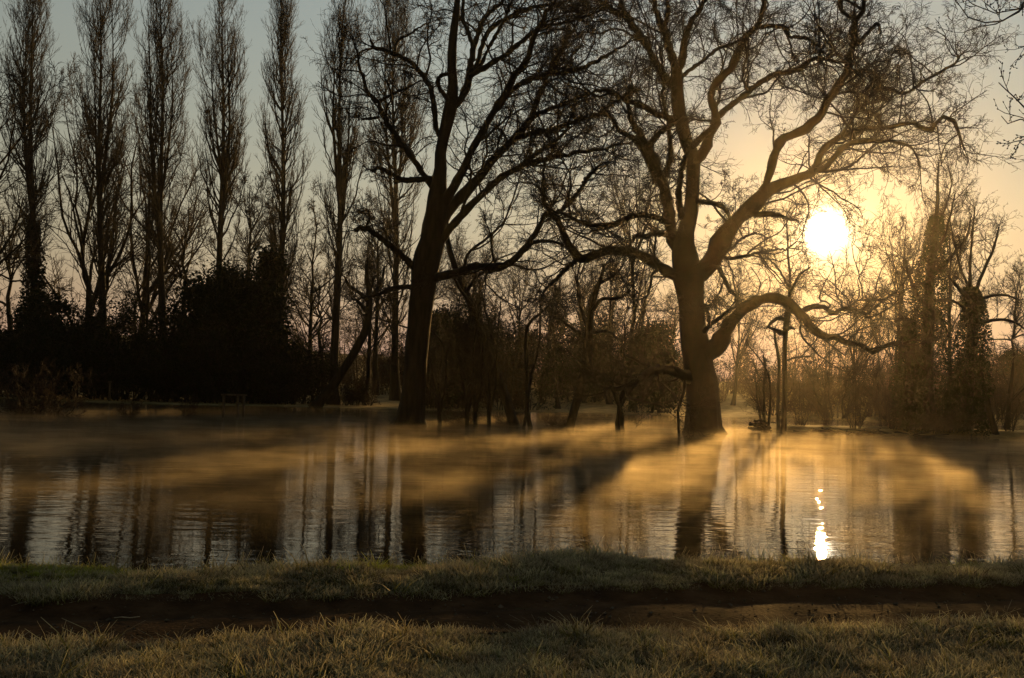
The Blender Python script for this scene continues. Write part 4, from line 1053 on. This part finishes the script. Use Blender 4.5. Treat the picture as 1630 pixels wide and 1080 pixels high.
# strip between path and water
x, y = region(22000, lambda x: path_far(x) - .12, lambda x: shore_near(x) + .10, 10)
f = (y - path_far(x)) / (shore_near(x) - path_far(x))
clump = vnoise(x * 1.6, y * 1.6, 41)
keep = rg.random(len(x)) < np.clip(.35 + 1.1 * clump, 0, 1)
green = f + .35 * (vnoise(x * .9, y * 1.4, 43) - .5) + .12 * rg.normal(size=len(x)) > .40 + .12 * np.tanh(x * .3)
pz = np.stack([x, y, height(x, y)], 1)
for nm, lab, sel, T in (("bank_grass", "green grass along the water's edge", green & keep, GT), ("frosted_bank_grass", "frosted grass on the verge above the path", ~green & keep, FT)):
    q = pz[sel]; nq = len(q)
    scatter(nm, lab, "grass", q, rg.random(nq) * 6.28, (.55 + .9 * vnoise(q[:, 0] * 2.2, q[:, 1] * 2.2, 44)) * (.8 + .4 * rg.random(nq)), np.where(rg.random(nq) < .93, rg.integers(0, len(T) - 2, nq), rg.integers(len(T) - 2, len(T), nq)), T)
# this side of the path
x, y = region(21000, lambda x: np.full_like(x, 3.0), lambda x: path_near(x) + .14, 7.5)
clump = vnoise(x * 1.9, y * 1.9, 51)
keep = rg.random(len(x)) < np.clip(.45 + 1.0 * clump, 0, 1)
x, y = x[keep], y[keep]
q = np.stack([x, y, height(x, y)], 1); nq = len(q)
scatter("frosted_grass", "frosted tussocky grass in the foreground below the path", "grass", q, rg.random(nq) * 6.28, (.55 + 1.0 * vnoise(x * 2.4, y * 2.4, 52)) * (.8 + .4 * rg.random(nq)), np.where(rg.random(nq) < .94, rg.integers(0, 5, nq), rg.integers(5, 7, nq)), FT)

# far scrub across the back of the meadow: one mass
fp, fs, k = [], [], 0
for Yb, us, vt0 in ((112, np.linspace(-120, 1750, 29), 545), (128, np.linspace(-110, 1740, 23), 520), (146, np.linspace(-110, 1740, 21), 525)):
    for u in us:
        Y = Yb + 6 * math.sin(k * 1.9); x = at(u, 600, Y)[0]; z = float(height(x, Y))
        vt = vt0 + 24 * math.sin(k * 2.7) + (30 if u > 1050 else 0)
        fp.append((x, Y, z)); fs.append(max(at(u, vt, Y)[2] - z, 3.0) / 3.7); k += 1
ST = []
for k, q in enumerate((0, 1, 3)):
    meshes = [x for x in SH[q] if x is not None]
    VV, FF, nn = [], [], 0
    for me in meshes:
        v = np.empty(len(me.vertices) * 3, np.float32); me.vertices.foreach_get("co", v)
        f_ = np.empty(len(me.loops), np.int32); me.loops.foreach_get("vertex_index", f_)
        VV.append(v.reshape(-1, 3) * np.array([1.25, 1.25, 1.0])); FF.append(f_.reshape(-1, 4) + nn); nn += len(me.vertices)
    ST.append(bpy.data.objects.new("scrub_clump", mesh_from("scrub_clump", np.concatenate(VV), np.concatenate(FF), M['twig_red'])))
fp = np.array(fp); scatter("far_scrub", "brown leafless woodland edge across the back of the meadow", "woodland", fp, np.arange(len(fp)) * 1.7, np.array(fs), np.arange(len(fp)) % 3, ST)

# a pale twig lying on the path
g = Geo(); c = np.array([-2.55, path_near(-2.55) + .95, 0])
P = np.array([[-.08, 0, .02], [-.03, .008, .025], [.03, -.004, .024], [.09, .012, .03]]) + np.array([c[0], c[1], float(height(c[0], c[1])) + .02])
g.add(*tubes(P[None], np.full((1, 4), .0035), 6)); o = obj("fallen_twig", g.mesh("fallen_twig", M['stone'])); o["label"] = "pale short twig lying on the dirt path at left"; o["category"] = "twig"

# ------------------------------------------------------------------ mist lying on the water
m = bpy.data.materials.new("water_mist"); m.use_nodes = True
n, l = m.node_tree.nodes, m.node_tree.links
n.clear()
out = n.new("ShaderNodeOutputMaterial"); pv = n.new("ShaderNodeVolumePrincipled")
l.new(pv.outputs[0], out.inputs["Volume"])
pv.inputs["Color"].default_value = (.95, .80, .56, 1); pv.inputs["Anisotropy"].default_value = .66
g = n.new("ShaderNodeNewGeometry"); sx = n.new("ShaderNodeSeparateXYZ"); l.new(g.outputs["Position"], sx.inputs[0])
mp = n.new("ShaderNodeMapping"); mp.inputs["Location"].default_value = (3.7, 1.9, .4); mp.inputs["Scale"].default_value = (.50, .62, 1.6); l.new(g.outputs["Position"], mp.inputs["Vector"])
t1 = n.new("ShaderNodeTexNoise"); t1.inputs["Scale"].default_value = 1.0; t1.inputs["Detail"].default_value = 4; t1.inputs["Roughness"].default_value = .68
l.new(mp.outputs[0], t1.inputs["Vector"])
mr = n.new("ShaderNodeMapRange"); mr.inputs["From Min"].default_value = .30; mr.inputs["From Max"].default_value = .76; l.new(t1.outputs["Fac"], mr.inputs["Value"])
# the denser a wisp, the higher it rises
q1 = n.new("ShaderNodeMath"); q1.operation = 'POWER'; q1.inputs[1].default_value = 2.0; l.new(mr.outputs[0], q1.inputs[0])
q2 = n.new("ShaderNodeMath"); q2.operation = 'MULTIPLY_ADD'; q2.inputs[1].default_value = -.17; q2.inputs[2].default_value = -.03; l.new(q1.outputs[0], q2.inputs[0])
h1 = n.new("ShaderNodeMath"); h1.operation = 'DIVIDE'; l.new(sx.outputs["Z"], h1.inputs[0]); l.new(q2.outputs[0], h1.inputs[1])
h2 = n.new("ShaderNodeMath"); h2.operation = 'EXPONENT'; l.new(h1.outputs[0], h2.inputs[0])
# thinner near the bank in the foreground
fy = n.new("ShaderNodeMapRange"); fy.inputs["From Min"].default_value = 12; fy.inputs["From Max"].default_value = 19; fy.inputs["To Min"].default_value = .2; l.new(sx.outputs["Y"], fy.inputs["Value"])
fz = n.new("ShaderNodeMapRange"); fz.inputs["From Min"].default_value = 24; fz.inputs["From Max"].default_value = 60; fz.inputs["To Min"].default_value = 1.0; fz.inputs["To Max"].default_value = .08; l.new(sx.outputs["Y"], fz.inputs["Value"])
k1 = n.new("ShaderNodeMath"); k1.operation = 'MULTIPLY'; l.new(mr.outputs[0], k1.inputs[0]); l.new(h2.outputs[0], k1.inputs[1])
k2 = n.new("ShaderNodeMath"); k2.operation = 'MULTIPLY'; l.new(k1.outputs[0], k2.inputs[0]); l.new(fy.outputs[0], k2.inputs[1])
k4 = n.new("ShaderNodeMath"); k4.operation = 'MULTIPLY'; l.new(k2.outputs[0], k4.inputs[0]); l.new(fz.outputs[0], k4.inputs[1])
k3 = n.new("ShaderNodeMath"); k3.operation = 'MULTIPLY'; k3.inputs[1].default_value = .40; l.new(k4.outputs[0], k3.inputs[0])
l.new(k3.outputs[0], pv.inputs["Density"])
m.cycles.volume_step_rate = 0.05
me = box_mesh("mist", 0, 48, .36, 110, 74, .68, m)
mist = obj("mist", me); mist["kind"] = "stuff"; mist["label"] = "thin golden mist drifting low over the water"; mist["category"] = "mist"

# ------------------------------------------------------------------ the air itself
m = bpy.data.materials.new("morning_haze"); m.use_nodes = True
n, l = m.node_tree.nodes, m.node_tree.links
n.clear()
out = n.new("ShaderNodeOutputMaterial"); pv = n.new("ShaderNodeVolumePrincipled")
l.new(pv.outputs[0], out.inputs["Volume"])
pv.inputs["Color"].default_value = (.97, .88, .70, 1); pv.inputs["Anisotropy"].default_value = .85; pv.inputs["Density"].default_value = .00018
haze = obj("haze", box_mesh("haze", 0, 104, 21, 410, 280, 48, m)); haze["kind"] = "stuff"

# ------------------------------------------------------------------ withered leaves lying about
rl_ = np.random.default_rng(881)
x = rl_.uniform(-8, 9, 900); y = path_near(x) - .6 + rl_.random(900) * (path_far(x) - path_near(x) + 1.3)
z = height(x, y) + .035
g = Geo(); V, F = leaves(np.stack([x, y, z], 1), .018, rl_, .5); V = V.reshape(-1, 4, 3); c = V.mean(1, keepdims=True); V = c + (V - c) * np.array([1, 1, .35]); g.add(V.reshape(-1, 3), F)
lv = obj("fallen_leaves", g.mesh("fallen_leaves", M['drybrown'], False)); lv["kind"] = "stuff"; lv["label"] = "withered leaves scattered on the path and verge"; lv["category"] = "leaves"

# grit and small stones trodden into the path
ns = 900
x = rl_.uniform(-9, 10, ns); y = path_near(x) + .1 + rl_.random(ns) * (path_far(x) - path_near(x) - .2)
c = np.stack([x, y, height(x, y) + .028], 1); r = .006 + .016 * rl_.random(ns) ** 3
D = np.array([[1, 0, 0], [0, 1, 0], [-1, 0, 0], [0, -1, 0], [.1, 0, .7], [0, .1, -.7]])
V = c[:, None] + D[None] * r[:, None, None] * (1 + .3 * rl_.normal(size=(ns, 6, 3)))
T3 = np.array([[0, 1, 4], [1, 2, 4], [2, 3, 4], [3, 0, 4], [1, 0, 5], [2, 1, 5], [3, 2, 5], [0, 3, 5]])
st = obj("path_grit", mesh_from("path_grit", V.reshape(-1, 3), (np.arange(ns)[:, None, None] * 6 + T3[None]).reshape(-1, 3), M['wood'], False)); st["kind"] = "stuff"; st["label"] = "small stones and grit trodden into the dirt path"; st["category"] = "grit"
